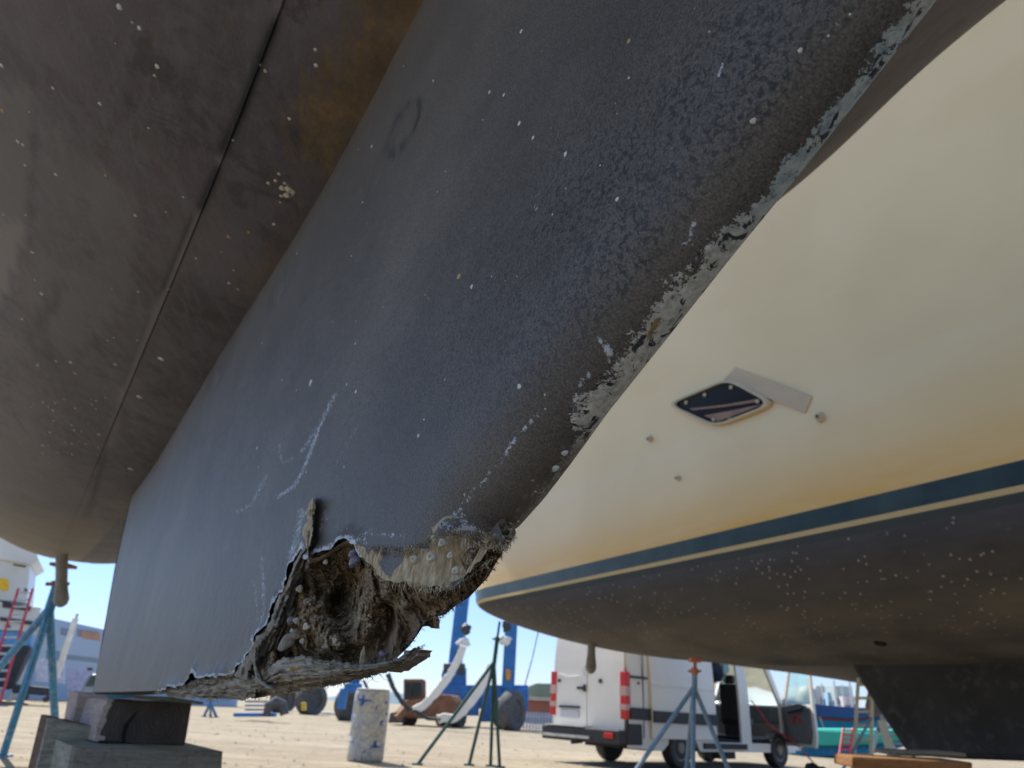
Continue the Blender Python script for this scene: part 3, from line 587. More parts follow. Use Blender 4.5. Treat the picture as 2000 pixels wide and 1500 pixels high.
fringe([(612, 1100), (640, 1110), (680, 1080)], 40, KC+.02, .8, 2.4, 6, 22, .00025, 8, .8)
fringe([(640, 1160), (700, 1170), (760, 1180), (800, 1170)], 22, KC+.018, 0, 6.2, 6, 22, .00025, 40, .8)
fringe([(812, 1268), (822, 1262)], 12, KC+.04, -.8, .8, 8, 20, .0002, 3, 1.2)
fringe([(310, 1352), (400, 1335), (470, 1310)], 90, KC+.002, -2.6, -.7, 3, 10, .0004, 5)
FB_ = fbp
fringe([(735, 1108), (760, 1134), (800, 1140), (850, 1150), (885, 1134)], 170, KC+.001, 1.2, 2.1, 4, 15, .0004, 5)
fringe([(716, 1072), (735, 1080), (750, 1072), (790, 1080), (815, 1066), (850, 1050), (900, 1042), (960, 1050)], 220, KC-.0015, -2.3, -.8, 3, 10, .0003, 7)
fringe([(905, 1050), (950, 1055), (985, 1060)], 90, KC-.002, .8, 1.9, 8, 24, .0003, 8, .7)
fb.build('fibre_strands', MFIB.m, keel, kind='stuff')
MFP = NT('pale_fibres', .8); MFP.color(MFP.ramp(MFP.noise(60, 3), [(.35, (.36, .28, .17)), (.65, (.72, .63, .46))])); fbp.build('pale_fibre_fringe', MFP.m, keel, kind='stuff')
# growth: barnacles and shells
MBAR = NT('barnacle_shell', .75); MBAR.color(MBAR.ramp(MBAR.noise(120, 4), [(.3, (.40, .36, .28)), (.7, (.72, .68, .58))])).bump(MBAR.noise(400, 3), .5, .001); MBAR = MBAR.m
MBARW = simple('white_barnacle_base', (.62, .66, .68), .7, 0, .15, 300); MBARO = simple('ochre_barnacle_base', (.48, .33, .16), .7, 0, .3, 300)
MPUR = NT('mussel_shell', .35); MPUR.color(MPUR.ramp(MPUR.noise(1, 4, .6, vec=MPUR.vec((60, 60, 400))), [(.3, (.07, .06, .08)), (.6, (.22, .20, .25)), (.75, (.40, .36, .38))])).bump(MPUR.noise(1, 3, .5, vec=MPUR.vec((60, 60, 700))), .4, .001); MPUR = MPUR.m
def frame(p, n):
    n = n.normalized(); u = n.orthogonal().normalized(); return u, n.cross(u)
def patch(name, p, n, r, hgt, mat, parent, asp=1.0, hole=False, seed=0, sub=9):
    u, w = frame(p, n); r_ = random.Random(seed); ph = r_.uniform(0, 6); vs = []; fs = []
    prof = [(1.0, -.15), (.95, .25), (.72, .75), (.5, 1.0)]+([(.32, 1.0), (.25, .3)] if hole else [(.2, 1.08)])
    for (a, h) in prof:
        for k in range(sub):
            th = 2*pi*k/sub+ph; j = 1+.13*sin(3*th+ph)+.08*r_.uniform(-1, 1); vs.append(p+(u*cos(th)*asp+w*sin(th))*r*a*j+n.normalized()*hgt*h)
    m_ = len(prof)
    for i in range(m_-1): fs += [(i*sub+k, i*sub+(k+1) % sub, (i+1)*sub+(k+1) % sub, (i+1)*sub+k) for k in range(sub)]
    fs.append(tuple((m_-1)*sub+k for k in range(sub))); return obj(name, vs, fs, mat, parent, True)
def hit(x, y, bvh):
    d = ray(x, y).normalized(); return bvh.ray_cast(CAM, d)
bvh_n = BVHTree.FromPolygons([tuple(v) for v in NV], [tuple(int(i) for i in f) for f in NF])
def spot(x, y, rpx, mat, keelside=True):
    l, n, i, d = hit(x, y, bvh_k if keelside else bvh_h)
    if l is None and keelside: l, n, i, d = hit(x, y, bvh_n)
    if l is None: return
    if n.dot(l-CAM) > 0: n = -n
    r = random.uniform(.5, 1.05)*rpx/FPX*(l-CAM).dot(CF); patch('barnacle', l, n, r, r*.22, mat, keel if keelside else hull, 1, False, int(x*7+y))
KB = [(1014, 241, 8, 0), (1041, 269, 7.5, 0), (1104, 301, 6.5, 0), (1172, 323, 4, 0), (956, 180, 5, 0), (984, 185, 5.5, 0), (943, 234, 4, 0), (1018, 61, 6, 0), (788, 129, 3.5, 0), (726, 286, 5, 0), (870, 335, 4, 0), (854, 374, 3, 0), (1105, 368, 3, 1), (1079, 419, 3, 1), (1205, 389, 9, 1), (1228, 80, 9, 2), (1563, 98, 6, 1), (1471, 236, 6, 1), (896, 540, 8, 2), (921, 560, 7, 0), (607, 747, 7, 0), (677, 751, 5, 0), (695, 765, 4.5, 0), (579, 762, 3, 0), (817, 851, 7, 0), (598, 922, 6, 1), (869, 741, 4, 1), (1014, 755, 6, 0), (1064, 771, 4, 1), (828, 819, 3, 0), (502, 875, 4, 0), (505, 912, 3, 0), (672, 912, 3, 0), (686, 500, 3.5, 0), (649, 628, 3, 1), (695, 627, 3, 0), (694, 671, 3, 0), (550, 742, 3.5, 0), (512, 670, 3, 0), (580, 495, 3, 0), (960, 540, 2.5, 0), (708, 395, 4, 0), (1085, 915, 9, 0), (1103, 885, 8, 0), (1012, 1018, 5, 0), (1660, 28, 3, 0), (1618, 70, 3, 0), (846, 158, 3, 0), (700, 292, 3, 2), (1385, 62, 3, 0), (1228, 152, 3, 0), (748, 600, 3, 0), (1046, 960, 3, 0)]
for x, y, r_, c_ in KB: spot(x, y, r_, (MBARW, MBAR, MBARO)[c_])
HBL = [(233, 14, 7), (258, 44, 4.5), (272, 55, 6), (225, 85, 3.5), (307, 130, 6), (302, 148, 4), (3, 128, 6), (5, 217, 5), (57, 219, 3), (103, 172, 4), (195, 203, 5), (207, 343, 5), (109, 341, 5), (45, 283, 4), (35, 277, 4), (49, 323, 4), (264, 421, 4), (324, 414, 4), (565, 232, 4), (616, 97, 4), (617, 128, 4), (518, 139, 4), (509, 127, 4.5), (486, 454, 5), (535, 438, 4), (456, 528, 5), (447, 553, 4.5), (447, 463, 8), (81, 574, 7), (68, 547, 4), (63, 493, 4), (219, 565, 5), (383, 505, 4), (433, 492, 3), (330, 565, 4), (306, 627, 5), (43, 623, 4), (225, 712, 5), (315, 701, 7), (147, 729, 5), (138, 708, 4), (109, 705, 4), (73, 714, 4), (75, 710, 3), (272, 775, 6), (256, 916, 6), (105, 822, 4), (108, 787, 4), (125, 780, 3), (7, 420, 4), (50, 420, 3), (268, 665, 3), (210, 665, 3), (222, 660, 4), (358, 385, 3), (455, 274, 4), (290, 250, 3), (465, 565, 3), (270, 570, 3)]
for i, (x, y, r_) in enumerate(HBL): spot(x, y, r_, (MBARW, MBAR, MBARW, MBARO)[i % 4] if r_ > 4.5 else (MBARW, MBAR)[i % 2], False)
for x, y, r_ in [(551, 368, 8), (563, 370, 9), (560, 382, 8), (549, 383, 7), (571, 375, 6), (538, 353, 4), (524, 358, 4), (545, 340, 4), (547, 395, 3), (556, 358, 5)]: spot(x, y, r_, MBAR, False)
for x, y in [(rr.gauss(130, 40), rr.gauss(850, 45)) for _ in range(34)]: spot(x, y, rr.uniform(1.8, 3.5), MBARW, False)
def shell(x, y, L, rpx, mat, name='barnacle', hole=True, asp=1.0, hg=.6, seed=1):
    p = raylat(x, y, L); n = (CAM-p).normalized()-KN*.5; r = rpx/FPX*(p-CAM).dot(CF); patch(name, p, n, r, r*hg, mat, keel, asp, hole, seed, 12)
for i, a in enumerate([(808, 1092, KC-.002, 8), (842, 1088, KC-.002, 11), (848, 1052, KC-.002, 8), (864, 1060, KC-.002, 9), (715, 1081, KC-.002, 5), (585, 1150, KC+.006, 7), (578, 1212, KC+.004, 6), (570, 1232, KC+.006, 4), (598, 1224, KC+.012, 7), (636, 1098, KC+.002, 5), (590, 1252, KC+.02, 5), (880, 1085, KC-.001, 7), (890, 1115, KC, 9), (730, 1310, KC+.01, 4)]): shell(*a, MBAR, seed=i)
shell(690, 1082, KC-.001, 9, MPUR, 'mussel', False, 1.2, .7); shell(692, 1097, KC-.001, 10, MPUR, 'mussel', False, 1.3, .7); shell(568, 1212, KC+.004, 8, MPUR, 'mussel', False); shell(560, 1255, KC+.01, 13, MLAM.m, 'oyster', False, 1.5, .4, 4); shell(566, 1195, KC+.012, 7, MLAM.m, 'oyster', False, 1.4, .4, 6); shell(575, 1240, KC+.012, 10, MLAM.m, 'oyster', False, 1.2, .4, 9); shell(747, 1278, KC+.05, 8, MPUR, 'mussel', False)
spk = MB(); p0 = raylat(706, 1298, KC+.02)
spk.tube([raylat(708, 1296, KC+.03), raylat(709, 1275, KC+.03), raylat(711, 1262, KC+.03)], [.0035, .0025, .0004], 6); spk.build('shell_spike', MFL.m, keel, True)
for nme in ('le', 'lec', 'brownle', 'ochre', 'chip', 'peb', 'dust_and_light', 'tan'): pass
# ================================================================== NEIGHBOUR YACHT
YD = Vector((.4705, -.8824, 0)); YN = Vector((.8824, .4705, 0)); WLZ = CAMH+1.48
YE = Vector((-.37, 10.6, 0)); YB = 1.72; YAX = YE + YN*YB
def Y_(u, n, z): return YAX + YD*u + YN*n + Vector((0, 0, z))
def ybeam(u):
    a = max(0, (u+1.0)/1.5)
    b = YB*(1-max(0, 1-a)**2.6)**.5 if a < 1 else YB
    return b*(1-.10*max(0, (u-7)/7)**2) if u > 7 else b
def ydep(u): return max(.02, .98*(1-exp(-max(0, u+1.0)/1.9)))*(1 if u < 10 else 1)
CR1 = 1.00; YTOP = 3.6
yu = [-1.0, -.98, -.93, -.85, -.75, -.6, -.45, -.3, -.2, -.08, .05, .2, .4, .65, .9]+[1.2+.35*i for i in range(38)]
prof = []
def ysec(u):
    B = ybeam(u); D = ydep(u); out = []
    for i in range(17):
        th = i/16*pi/2; n = B*sin(th); out.append((n, WLZ-D*(cos(th)**.72 if i < 16 else 0)))
    for z in (.09, .14, .16, .30, .34, .6, .85, CR1-.02, CR1+.03): out.append((B*(1+.02*z)+.06*z, WLZ+z))
    nb = out[-1][0]
    for z in (1.5, 2, 2.6, 3.2, YTOP): out.append((nb+(z-CR1)*.23, WLZ+z))
    return out
ysecs = [ysec(u) for u in yu]; ncol = len(ysecs[0]); vs = []
for u, sc_ in zip(yu, ysecs):
    row = [(-n, z) for n, z in sc_[::-1]]+[(n, z) for n, z in sc_[1:]]
    vs += [Y_(u-.28*max(0, z-WLZ)*(1 if u < 0 else 0), n, z) for n, z in row]
nc2 = 2*ncol-1
fs = [(i*nc2+j, i*nc2+j+1, (i+1)*nc2+j+1, (i+1)*nc2+j) for i in range(len(yu)-1) for j in range(nc2-1)]
n_ = len(yu); fs += [tuple(range(nc2))[::-1], tuple(range((n_-1)*nc2, n_*nc2))]
deckf = [(i*nc2, (i+1)*nc2, (i+1)*nc2+nc2-1, i*nc2+nc2-1) for i in range(n_-1)]
MY = NT('yacht_hull', .28, 0, .5)
sep = MY.n('SeparateXYZ'); MY.l(MY.co(), sep.inputs[0]); zz = sep.outputs[2]
cream = MY.ramp(MY.noise(.7, 4), [(.3, (.80, .605, .320)), (.7, (.88, .680, .385))])
drip = MY.noise(1, 5, .65, vec=MY.vec((.7, .7, 5)))
stn = MY.mth('MULTIPLY', MY.ramp(MY.mth('MULTIPLY', MY.mth('SUBTRACT', zz, WLZ+.08), 2.4), [(0., 1.), (1., 0.)]), MY.ramp(drip, [(.3, .35), (.65, 1.)]))
cream = MY.mix(MY.mth('MULTIPLY', stn, .95), cream, (.78, .48, .14))
st2 = MY.ramp(MY.noise(1, 5, .6, vec=MY.vec((.45, .45, 2.2)), dist=.6), [(.52, 0.), (.70, .22)]); cream = MY.mix(st2, cream, (.76, .53, .22))
pnt = MY.ramp(MY.noise(1.3, 6, .7, vec=MY.vec((1, 1, 3))), [(.3, (.040, .040, .044)), (.6, (.064, .063, .068)), (.8, (.090, .088, .092))])
low = MY.ramp(MY.mth('MULTIPLY', MY.mth('SUBTRACT', WLZ-.56, zz), 2.2), [(0., 0.), (1., .85)]); pnt = MY.mix(MY.mth('MULTIPLY', low, MY.ramp(MY.noise(1, 5, .6, vec=MY.vec((1.2, 1.2, 5))), [(.35, .3), (.65, 1.)])), pnt, (.33, .29, .215))  # tan band low on the underside: growth plus painted glow from the ground
vr = MY.vor(18, 'F1'); ring = MY.ramp(vr.outputs['Distance'], [(.0, .3), (.06, .5), (.10, 1.), (.15, 1.), (.18, 0.)])
cl_ = MY.ramp(MY.noise(1.6, 4, .7), [(.42, 0.), (.50, 1.)]); sel = MY.ramp(MY.n('SeparateColor').outputs[0], [(0, 0.), (1, 1.)])
sp_ = MY.t.nodes.new('ShaderNodeSeparateColor'); MY.l(vr.outputs['Color'], sp_.inputs[0]); selr = MY.ramp(sp_.outputs[0], [(.30, 0.), (.33, 1.)])
pnt = MY.mix(MY.mth('MULTIPLY', MY.mth('MULTIPLY', ring, MY.mth('MULTIPLY', cl_, selr)), .62), pnt, (.52, .48, .40))
navy = MY.ramp(MY.noise(3, 4, .6), [(.3, (.018, .044, .056)), (.7, (.048, .088, .098))])
def step(z0): return MY.mth('GREATER_THAN', zz, z0)
c = MY.mix(step(WLZ-.19), pnt, (.045, .052, .045)); c = MY.mix(step(WLZ-.125), c, (.60, .45, .22)); c = MY.mix(step(WLZ-.085), c, navy); c = MY.mix(step(WLZ+.06), c, cream)
MY.color(c); MY.l(MY.ramp(step(WLZ-.085), [(0, .75), (1, .36)]), MY.b.inputs['Roughness'])
yacht = thing('motor_yacht', 'large cream hull with a navy waterline stripe and barnacled dark underside, behind the grey sailboat', 'yacht', tuple(Y_(5, 0, .7)))
yh = obj('hull', vs, fs, MY.m, yacht, True); m_ = yh.modifiers.new('e', 'EDGE_SPLIT'); m_.split_angle = radians(11)
MDECK = simple('deck', (.6, .57, .5), .6); obj('deck', [v+Vector((0, 0, -.05)) for v in vs], deckf, MDECK, yacht)
bvh_y = BVHTree.FromPolygons([tuple(v) for v in vs], fs)
def yplane(x, y, n=0): d = ray(x, y); R = (YAX+YN*n-CAM).dot(YN)/d.dot(YN); p = CAM+d*R; return p
MYK = simple('yacht_keel_paint', (.045, .045, .047), .7, 0, .3, 2.5, (.10, .10, .095))
KP = [(1655, 1285), (1676, 1296), (1700, 1340), (1735, 1395), (1785, 1469), (1800, 1476), (1890, 1483), (2010, 1487)]
kp = [yplane(*q) for q in KP]; a_ = kp[-1]
kp = kp+[a_+YD*1.6, a_+YD*1.9+Vector((0, 0, 1.0))]+[kp[0]+Vector((0, 0, .25))]
mb = MB(); mb.prism([p-YN*.13 for p in kp], YN*.26); mb.build('keel', MYK, yacht, False, .05)
def yhit(x, y):
    l, n, i, d = bvh_y.ray_cast(CAM, ray(x, y).normalized()); n = n if n.dot(CAM-l) > 0 else -n; return l, n
# window with its frame and knobs
wc = [yhit(*q) for q in [(1303, 790), (1428, 737), (1524, 789), (1402, 836)]]; wn = sum((b for a, b in wc), Vector())/4; wn.normalize()
w4 = [a for a, b in wc]; wcen = sum(w4, Vector())/4
def loop4(pts, rad, n=5):
    out = []; k = len(pts)
    for i in range(k):
        p0, p1, p2 = pts[i-1], pts[i], pts[(i+1) % k]; a = p1+(p0-p1).normalized()*rad; b = p1+(p2-p1).normalized()*rad
        for j in range(n+1):
            t = j/n; out.append(a*(1-t)**2+p1*2*t*(1-t)+b*t*t)
    return out
MWF = simple('cream_frame', (.58, .48, .31), .35, 0, .08)
def shrink(pts, f): c_ = sum(pts, Vector())/len(pts); return [c_+(p-c_)*f for p in pts]
outer = loop4(w4, .17); inner = loop4(shrink(w4, .89), .145); nl = len(outer)
win = MB()
L0 = [p+wn*.005 for p in outer]; L1 = [p+wn*.045 for p in shrink(outer, .97)]; L2_ = [p+wn*.045 for p in inner]; L3 = [p-wn*.01 for p in inner]
win.add(L0+L1+L2_+L3, [(r_*nl+i, r_*nl+(i+1) % nl, (r_+1)*nl+(i+1) % nl, (r_+1)*nl+i) for r_ in range(3) for i in range(nl)])
hatch = win.build('window', MWF, yacht, True)
MGL = NT('dark_glass', .25, 0, .15); MGL.color((.012, .009, .012))
gp = [p+wn*.012 for p in shrink(inner, 1.04)]; mb = MB(); mb.prism(gp, -wn*.008); mb.build('pane', MGL.m, hatch)
gb = MB()
def wpt(a, b, h=.03):     # a along first edge, b along the other (0..1)
    p = (w4[0]*(1-a)+w4[1]*a)*(1-b)+(w4[3]*(1-a)+w4[2]*a)*b; return p+wn*h
MTRIM = simple('brown_blind', (.36, .20, .13), .5)
mb = MB(); mb.prism([wpt(.13, .40, .014), wpt(.5, .62, .014), wpt(.88, .80, .014), wpt(.88, .72, .014), wpt(.5, .56, .014), wpt(.13, .33, .014)][::-1], wn*.003); mb.build('blind', MTRIM, hatch)
mb = MB(); mb.prism([wpt(.13, .88, .014), wpt(.13, .62, .014), wpt(.5, .76, .014), wpt(.88, .88, .014)], wn*.002); mb.build('blind', MTRIM, hatch)
for a, b in ((.22, .16), (.52, .16), (.14, .80), (.86, .24), (.86, .78), (.30, .93)):
    k_b = MB(); q = wpt(a, b, .014); k_b.lathe(q, wn, [(.019, 0), (.020, .010), (.013, .016), (.003, .017)], 10); k_b.build('knob', MWF if b < .9 else MTRIM, hatch, True)
# raised slab beside the window, its darker cream standing in for cast shadow
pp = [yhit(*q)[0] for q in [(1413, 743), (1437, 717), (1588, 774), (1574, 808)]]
mb = MB(); mb.prism([pp[0]-wn*.01, pp[1]-wn*.01, pp[2]-wn*.01, pp[3]-wn*.01], wn*.022); MSHADOW = simple('shadow_toned_cream', (.60, .45, .29), .5, 0, .06); mb.build('shadow_slab', MSHADOW, yacht, False, .008)
for x, y, r_ in ((1603, 815, .036), (1271, 857, .030), (1326, 934, .022)):
    l, n = yhit(x, y); mb = MB(); mb.lathe(l-n*.004, n, [(r_*1.25, 0), (r_*1.2, .012), (r_*.8, .03), (r_*.7, .05), (r_*.45, .05), (r_*.4, .02)], 14); mb.build('skin_fitting', simple('fitting_plastic', (.52, .44, .32), .4, 0, .08) if x == 1603 else bpy.data.materials['fitting_plastic'], yacht, True)
l, n = yhit(1719, 1256); mb = MB(); mb.lathe(l-n*.01, n, [(.05, 0), (.045, .02), (.028, .02), (.026, .001)], 12); mb.build('drain_hole', simple('black_hole', (.008, .008, .008), .8), yacht, True)
# exhaust-like stub under the stern of each boat
MSTUB = simple('grey_stub', (.30, .29, .26), .6, 0, .3, 9, (.16, .13, .09))
def stub(x, y0, y1, w, R, parent):
    a = P(x+2, y0, R); b = P(x, y1, R); r_ = w/2/FPX*(b-CAM).dot(CF); mb = MB(); t = (b-a)
    mb.tube([a, a+t*.55, a+t*.72, a+t*.86, a+t*.96, a+t], [r_*.85, r_*.8, r_*.95, r_*1.1, r_*.8, r_*.25], 12); mb.build('rudder_post', MSTUB, parent, True)
stub(1154, 1225, 1316, 20, 9.6, yacht)
stub(119, 1085, 1186, 26, 8.2, boat)
# third boat: brownish grey bottom and skeg showing below the yacht
MB3 = simple('brown_grey_antifouling', (.17, .155, .15), .7, 0, .12, .8)
b3 = thing('sailboat', 'brownish grey hull bottom with a rounded skeg seen low behind the yacht keel', 'sailboat', tuple(P(1600, 1330, 12)))
def third(R0):
    lo = [(1300, 1272), (1420, 1298), (1560, 1316), (1640, 1328), (1702, 1339), (1790, 1352), (1900, 1366), (2050, 1378)]; vs = []; nj = 9
    for k, (x, y) in enumerate(lo):
        c = P(x, y, R0-k*.15)
        for j in range(nj):
            th = -1.25+2.5*j/(nj-1); d = Vector((.35, .94, 0)); vs.append(c+d*sin(th)*1.3+Vector((0, 0, 1.1*(1-cos(th)))))
        
    m = len(lo); fs = [(i*nj+j, i*nj+j+1, (i+1)*nj+j+1, (i+1)*nj+j) for i in range(m-1) for j in range(nj-1)]
    fs += [tuple(range(nj)), tuple(range((m-1)*nj, m*nj)), ]+[(i*nj, (i+1)*nj, (i+1)*nj+nj-1, i*nj+nj-1) for i in range(m-1)]
    obj('hull', vs, fs, MB3, b3, True).modifiers.new('e', 'EDGE_SPLIT')
third(13.5)
mb = MB(); sk = [(1690, 1325), (1698, 1345), (1690, 1385), (1700, 1400), (1715, 1410), (1732, 1408), (1745, 1390), (1800, 1345)]; mb.prism([P(x, y, 13.0) for x, y in sk], Vector((.1, .25, 0))); mb.build('skeg', simple('pale_skeg', (.30, .29, .28), .7, 0, .2, 3, (.2, .15, .1)), b3, False, .06)
# ================================================================== KEEL BLOCKS UNDER THE SAILBOAT
def wood(name, c1, c2, dirt, sc=14):
    m = NT(name, .9, 0, .15); g = m.noise(1, 7, .72, vec=m.vec((sc*.35, sc*.35, sc*3.5)), dist=.5); g2 = m.noise(sc*2.5, 5, .7)
    c = m.ramp(g, [(.32, c1), (.66, c2)]); c = m.mix(m.ramp(g2, [(.54, 0.), (.72, .75)]), c, dirt); m.color(c).bump(m.mth('ADD', g, m.mth('MULTIPLY', g2, .5)), .7, .012); return m.m
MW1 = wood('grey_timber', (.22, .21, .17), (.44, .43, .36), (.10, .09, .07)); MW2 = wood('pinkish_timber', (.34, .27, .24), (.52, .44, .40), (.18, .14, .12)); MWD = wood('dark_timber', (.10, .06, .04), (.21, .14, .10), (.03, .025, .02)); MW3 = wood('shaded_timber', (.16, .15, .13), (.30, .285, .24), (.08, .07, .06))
MEG = NT('end_grain', .9, 0, .15)
wvn = MEG.n('TexWave'); wvn.wave_type = 'RINGS'; wvn.rings_direction = 'SPHERICAL'; wvn.inputs['Scale'].default_value = 22; wvn.inputs['Distortion'].default_value = 7; wvn.inputs['Detail Scale'].default_value = 2.2; wvn.inputs['Detail'].default_value = 4
mpg = MEG.n('Mapping'); MEG.l(MEG.co(), mpg.inputs[0]); MEG.l(mpg.outputs[0], wvn.inputs[0])
MEG.color(MEG.mix(MEG.ramp(MEG.noise(9, 5, .7), [(.35, .7), (.6, .15)]), MEG.ramp(wvn.outputs['Fac'], [(.2, (.085, .072, .063)), (.8, (.125, .105, .09))]), (.05, .045, .045))).bump(wvn.outputs['Fac'], .3, .006)
def timber(name, quad, depthv, mside, mface, label, grp, jag=0):
    """quad: four world corners of the end face; extruded by depthv. End face gets its own material."""
    n = 7; a, b, c, d = quad; t = thing(name, label, 'timber block', tuple((d+c)*.5+depthv*.5), grp)
    ring = []
    for p, q in ((a, b), (b, c), (c, d), (d, a)):
        for k in range(n): ring.append(p*(1-k/n)+q*(k/n)+(depthv.normalized()*random.uniform(-1, 1)+Vector((0, 0, random.uniform(-1, 1))))*jag)
    m = len(ring); cen = sum(ring, Vector())/m; inn = [cen+(p-cen)*.955-depthv.normalized()*.0015 for p in ring]; rg = [p+depthv.normalized()*.012 for p in ring]
    bo = MB(); bo.add(rg+[p+depthv*.97 for p in ring], [(i, (i+1) % m, m+(i+1) % m, m+i) for i in range(m)]+[tuple(range(m, 2*m))]); bo.build('beam', mside, t)
    fo = MB(); fo.add(inn+rg, [tuple(range(m))[::-1]]+[(i, m+i, m+(i+1) % m, (i+1) % m) for i in range(m)]); o = fo.build('end_face', mface, t); return t, o
MIDL = KM+.01
def kb(x, y, L): return raylat(x, y, L)
# top block: end grain towards the camera, pale side on its left
Rt = 3.35
A1, B1, C1, D1 = P(212, 1366, Rt), P(377, 1372, Rt), P(362, 1458, Rt), P(186, 1449, Rt)
dv = Vector((-.28, .36, 0))*.95
t1, eo = timber('timber_block', (A1, B1, C1, D1), dv, MW2, MEG.m, 'dark end grain timber directly under the keel, split by a curved crack', 'timber blocks under the sailboat', .003)
cn = (A1+B1+C1+D1)*.25+((B1+C1)*.5-(A1+D1)*.5)*.12; mpg.inputs['Location'].default_value = tuple(-cn)
ck = MB(); ck.tube([P(x, y, Rt-.006) for x, y in [(268, 1390), (256, 1404), (245, 1418), (241, 1436), (242, 1452)]], [.002, .006, .009, .007, .005], 6); ck.build('crack', bpy.data.materials['black_hole'], eo)
pt = MB(); pt.prism([P(x, y, Rt-.004) for x, y in rough_line([(212, 1366), (222, 1367), (216, 1378), (207, 1400), (212, 1420), (203, 1446), (186, 1449), (190, 1420), (200, 1380), (212, 1366)], 4, 3, 4)], Vector((0, .004, 0))); pt.build('pale_edge', MW2, eo)
Rb = 3.12
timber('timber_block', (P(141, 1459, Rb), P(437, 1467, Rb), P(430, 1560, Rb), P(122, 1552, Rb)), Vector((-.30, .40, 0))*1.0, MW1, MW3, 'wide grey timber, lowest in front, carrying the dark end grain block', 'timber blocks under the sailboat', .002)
Rc = 3.75
timber('timber_block', (P(152, 1352, Rc), P(212, 1356, Rc), P(196, 1424, Rc), P(140, 1416, Rc)), Vector((-.2, .3, 0)), MW2, MW2, 'small pinkish timber at the very back corner under the keel heel', 'timber blocks under the sailboat', .003)
Rd = 3.50
timber('timber_block', (P(93, 1402, Rd), P(186, 1420, Rd), P(168, 1560, Rd), P(55, 1560, Rd)), Vector((-.2, .3, 0)), MWD, MW1, 'tall greenish grey timber standing left of the wide lower block', 'timber blocks under the sailboat', .003)
# lower tiers down to the ground (mostly out of the frame)
for q, R_, zt, lab in ((((122, 1552), (430, 1560)), 3.12, None, 'grey timber on the ground, bottom tier of the block stack'),):
    a, b = P(*q[0], R_), P(*q[1], R_); z0 = a.z-.004
    timber('timber_block', (Vector((a.x, a.y, z0)), Vector((b.x, b.y, z0)), Vector((b.x, b.y, .0)), Vector((a.x, a.y, .0))), Vector((-.30, .40, 0)), MW1, MW3, lab, 'timber blocks under the sailboat', .002)
    a, b = P(55, 1560, Rd), P(168, 1560, Rd)
    timber('timber_block', (Vector((a.x, a.y, a.z-.004)), Vector((b.x, b.y, a.z-.004)), Vector((b.x, b.y, 0)), Vector((a.x, a.y, 0))), Vector((-.2, .3, 0)), MWD, MW1, 'greenish grey timber on the ground beside the block stack', 'timber blocks under the sailboat', .003)
MSHIM = simple('blue_plastic', (.06, .26, .42), .5, 0, .3, 30, (.3, .35, .35))
mb = MB(); mb.prism([P(x, y, 3.28) for x, y in [(208, 1353), (262, 1354), (266, 1363), (210, 1364)]], Vector((-.05, .12, 0))); tag(mb.build('shim', MSHIM, None, False, .003), 'thin blue packing pad between the keel and the dark timber', 'shim')
mb = MB(); mb.prism([P(x, y, 3.2) for x, y in [(262, 1358), (330, 1361), (396, 1372), (394, 1376), (330, 1370), (262, 1364)]], Vector((-.04, .12, 0))); tag(mb.build('plank', simple('green_wood', (.16, .17, .13), .85, 0, .3, 30), None), 'thin mossy packing plank sticking out under the torn keel bottom', 'plank')
# ================================================================== BOAT STANDS
def gz(x, y):
    d = ray(x, y); return CAM+d*(-CAMH/d.z)
def stand(label, c, apex, top, R, feet, w, pad=True, knob=None, padmat=None, neck=None, footpads=True, brace=True):
    t = thing('boat_stand', label, 'boat stand', tuple(Vector((P(*apex, R).x, P(*apex, R).y, 0)))); A = P(*apex, R); T = P(*top, R); ps = max(.12, w*5)
    mb = MB(); mb.tube([A-Vector((0, 0, .12)), A+(T-A)*.55], w*1.25, 10); mb.build('post', c, t, True)
    mb = MB(); mb.tube([A+(T-A)*.5, T], w*.75, 8); mb.build('screw', neck or MRUST, t, True)
    mb = MB(); q = A+(T-A)*.55; mb.tube([q-CR*w*3, q+CR*w*3], w*.5, 6); mb.tube([q-Vector((0, 0, .03)), q+Vector((0, 0, .03))], w*1.6, 8); mb.build('handle', neck or MRUST, t)
    if pad: mb = MB(); mb.box(T+Vector((0, 0, .0)), (ps, ps, .04)); mb.build('pad', padmat or MRUST, t, False, .01)
    for f in feet:
        F_ = f if isinstance(f, Vector) else gz(*f); mb = MB(); mb.tube([A-Vector((0, 0, .02)), F_], [w, w], 8); lg = mb.build('leg', c, t, True)
        if footpads: mb = MB(); mb.box(F_+Vector((0, 0, .012)), (.16, .16, .024)); mb.build('foot', c, lg)
    if brace:
        fl = [f if isinstance(f, Vector) else gz(*f) for f in feet]; mb = MB(); z_ = .30
        pts = [A*z_+f*(1-z_) for f in fl]
        C0 = Vector((A.x, A.y, 0))+Vector((0, 0, A.z*.42))
        mb.tube([A-Vector((0, 0, .1)), C0], w*.6, 6); mb.build('centre_rod', c, t)
    return t
MRUST = simple('rusty_steel', (.30, .14, .07), .8, .2, .35, 12)
MBLU = simple('blue_paint', (.035, .22, .42), .45, 0, .25, 5, (.25, .35, .42)); MPALE = simple('faded_blue_paint', (.20, .31, .42), .55, 0, .2, 6, (.35, .40, .42)); MGRN = simple('dark_green_paint', (.02, .09, .085), .45, 0, .3, 8)
MORG = simple('orange_paint', (.62, .20, .10), .6, 0, .25, 12)
stand('bright blue boat stand under the stern of the grey sailboat', MBLU, (98, 1185), (124, 1105), 10.6, [(5, 1478), Vector((*gz(0, 1470).xy, 0))+Vector((-1.1, .3, 0)), P(110, 1460, 12.0)*1.0], .046)
fx = bpy.data.objects.get('boat_stand')
st2_ = P(1355, 1335, 7.9); g0 = Vector((st2_.x, st2_.y, 0))
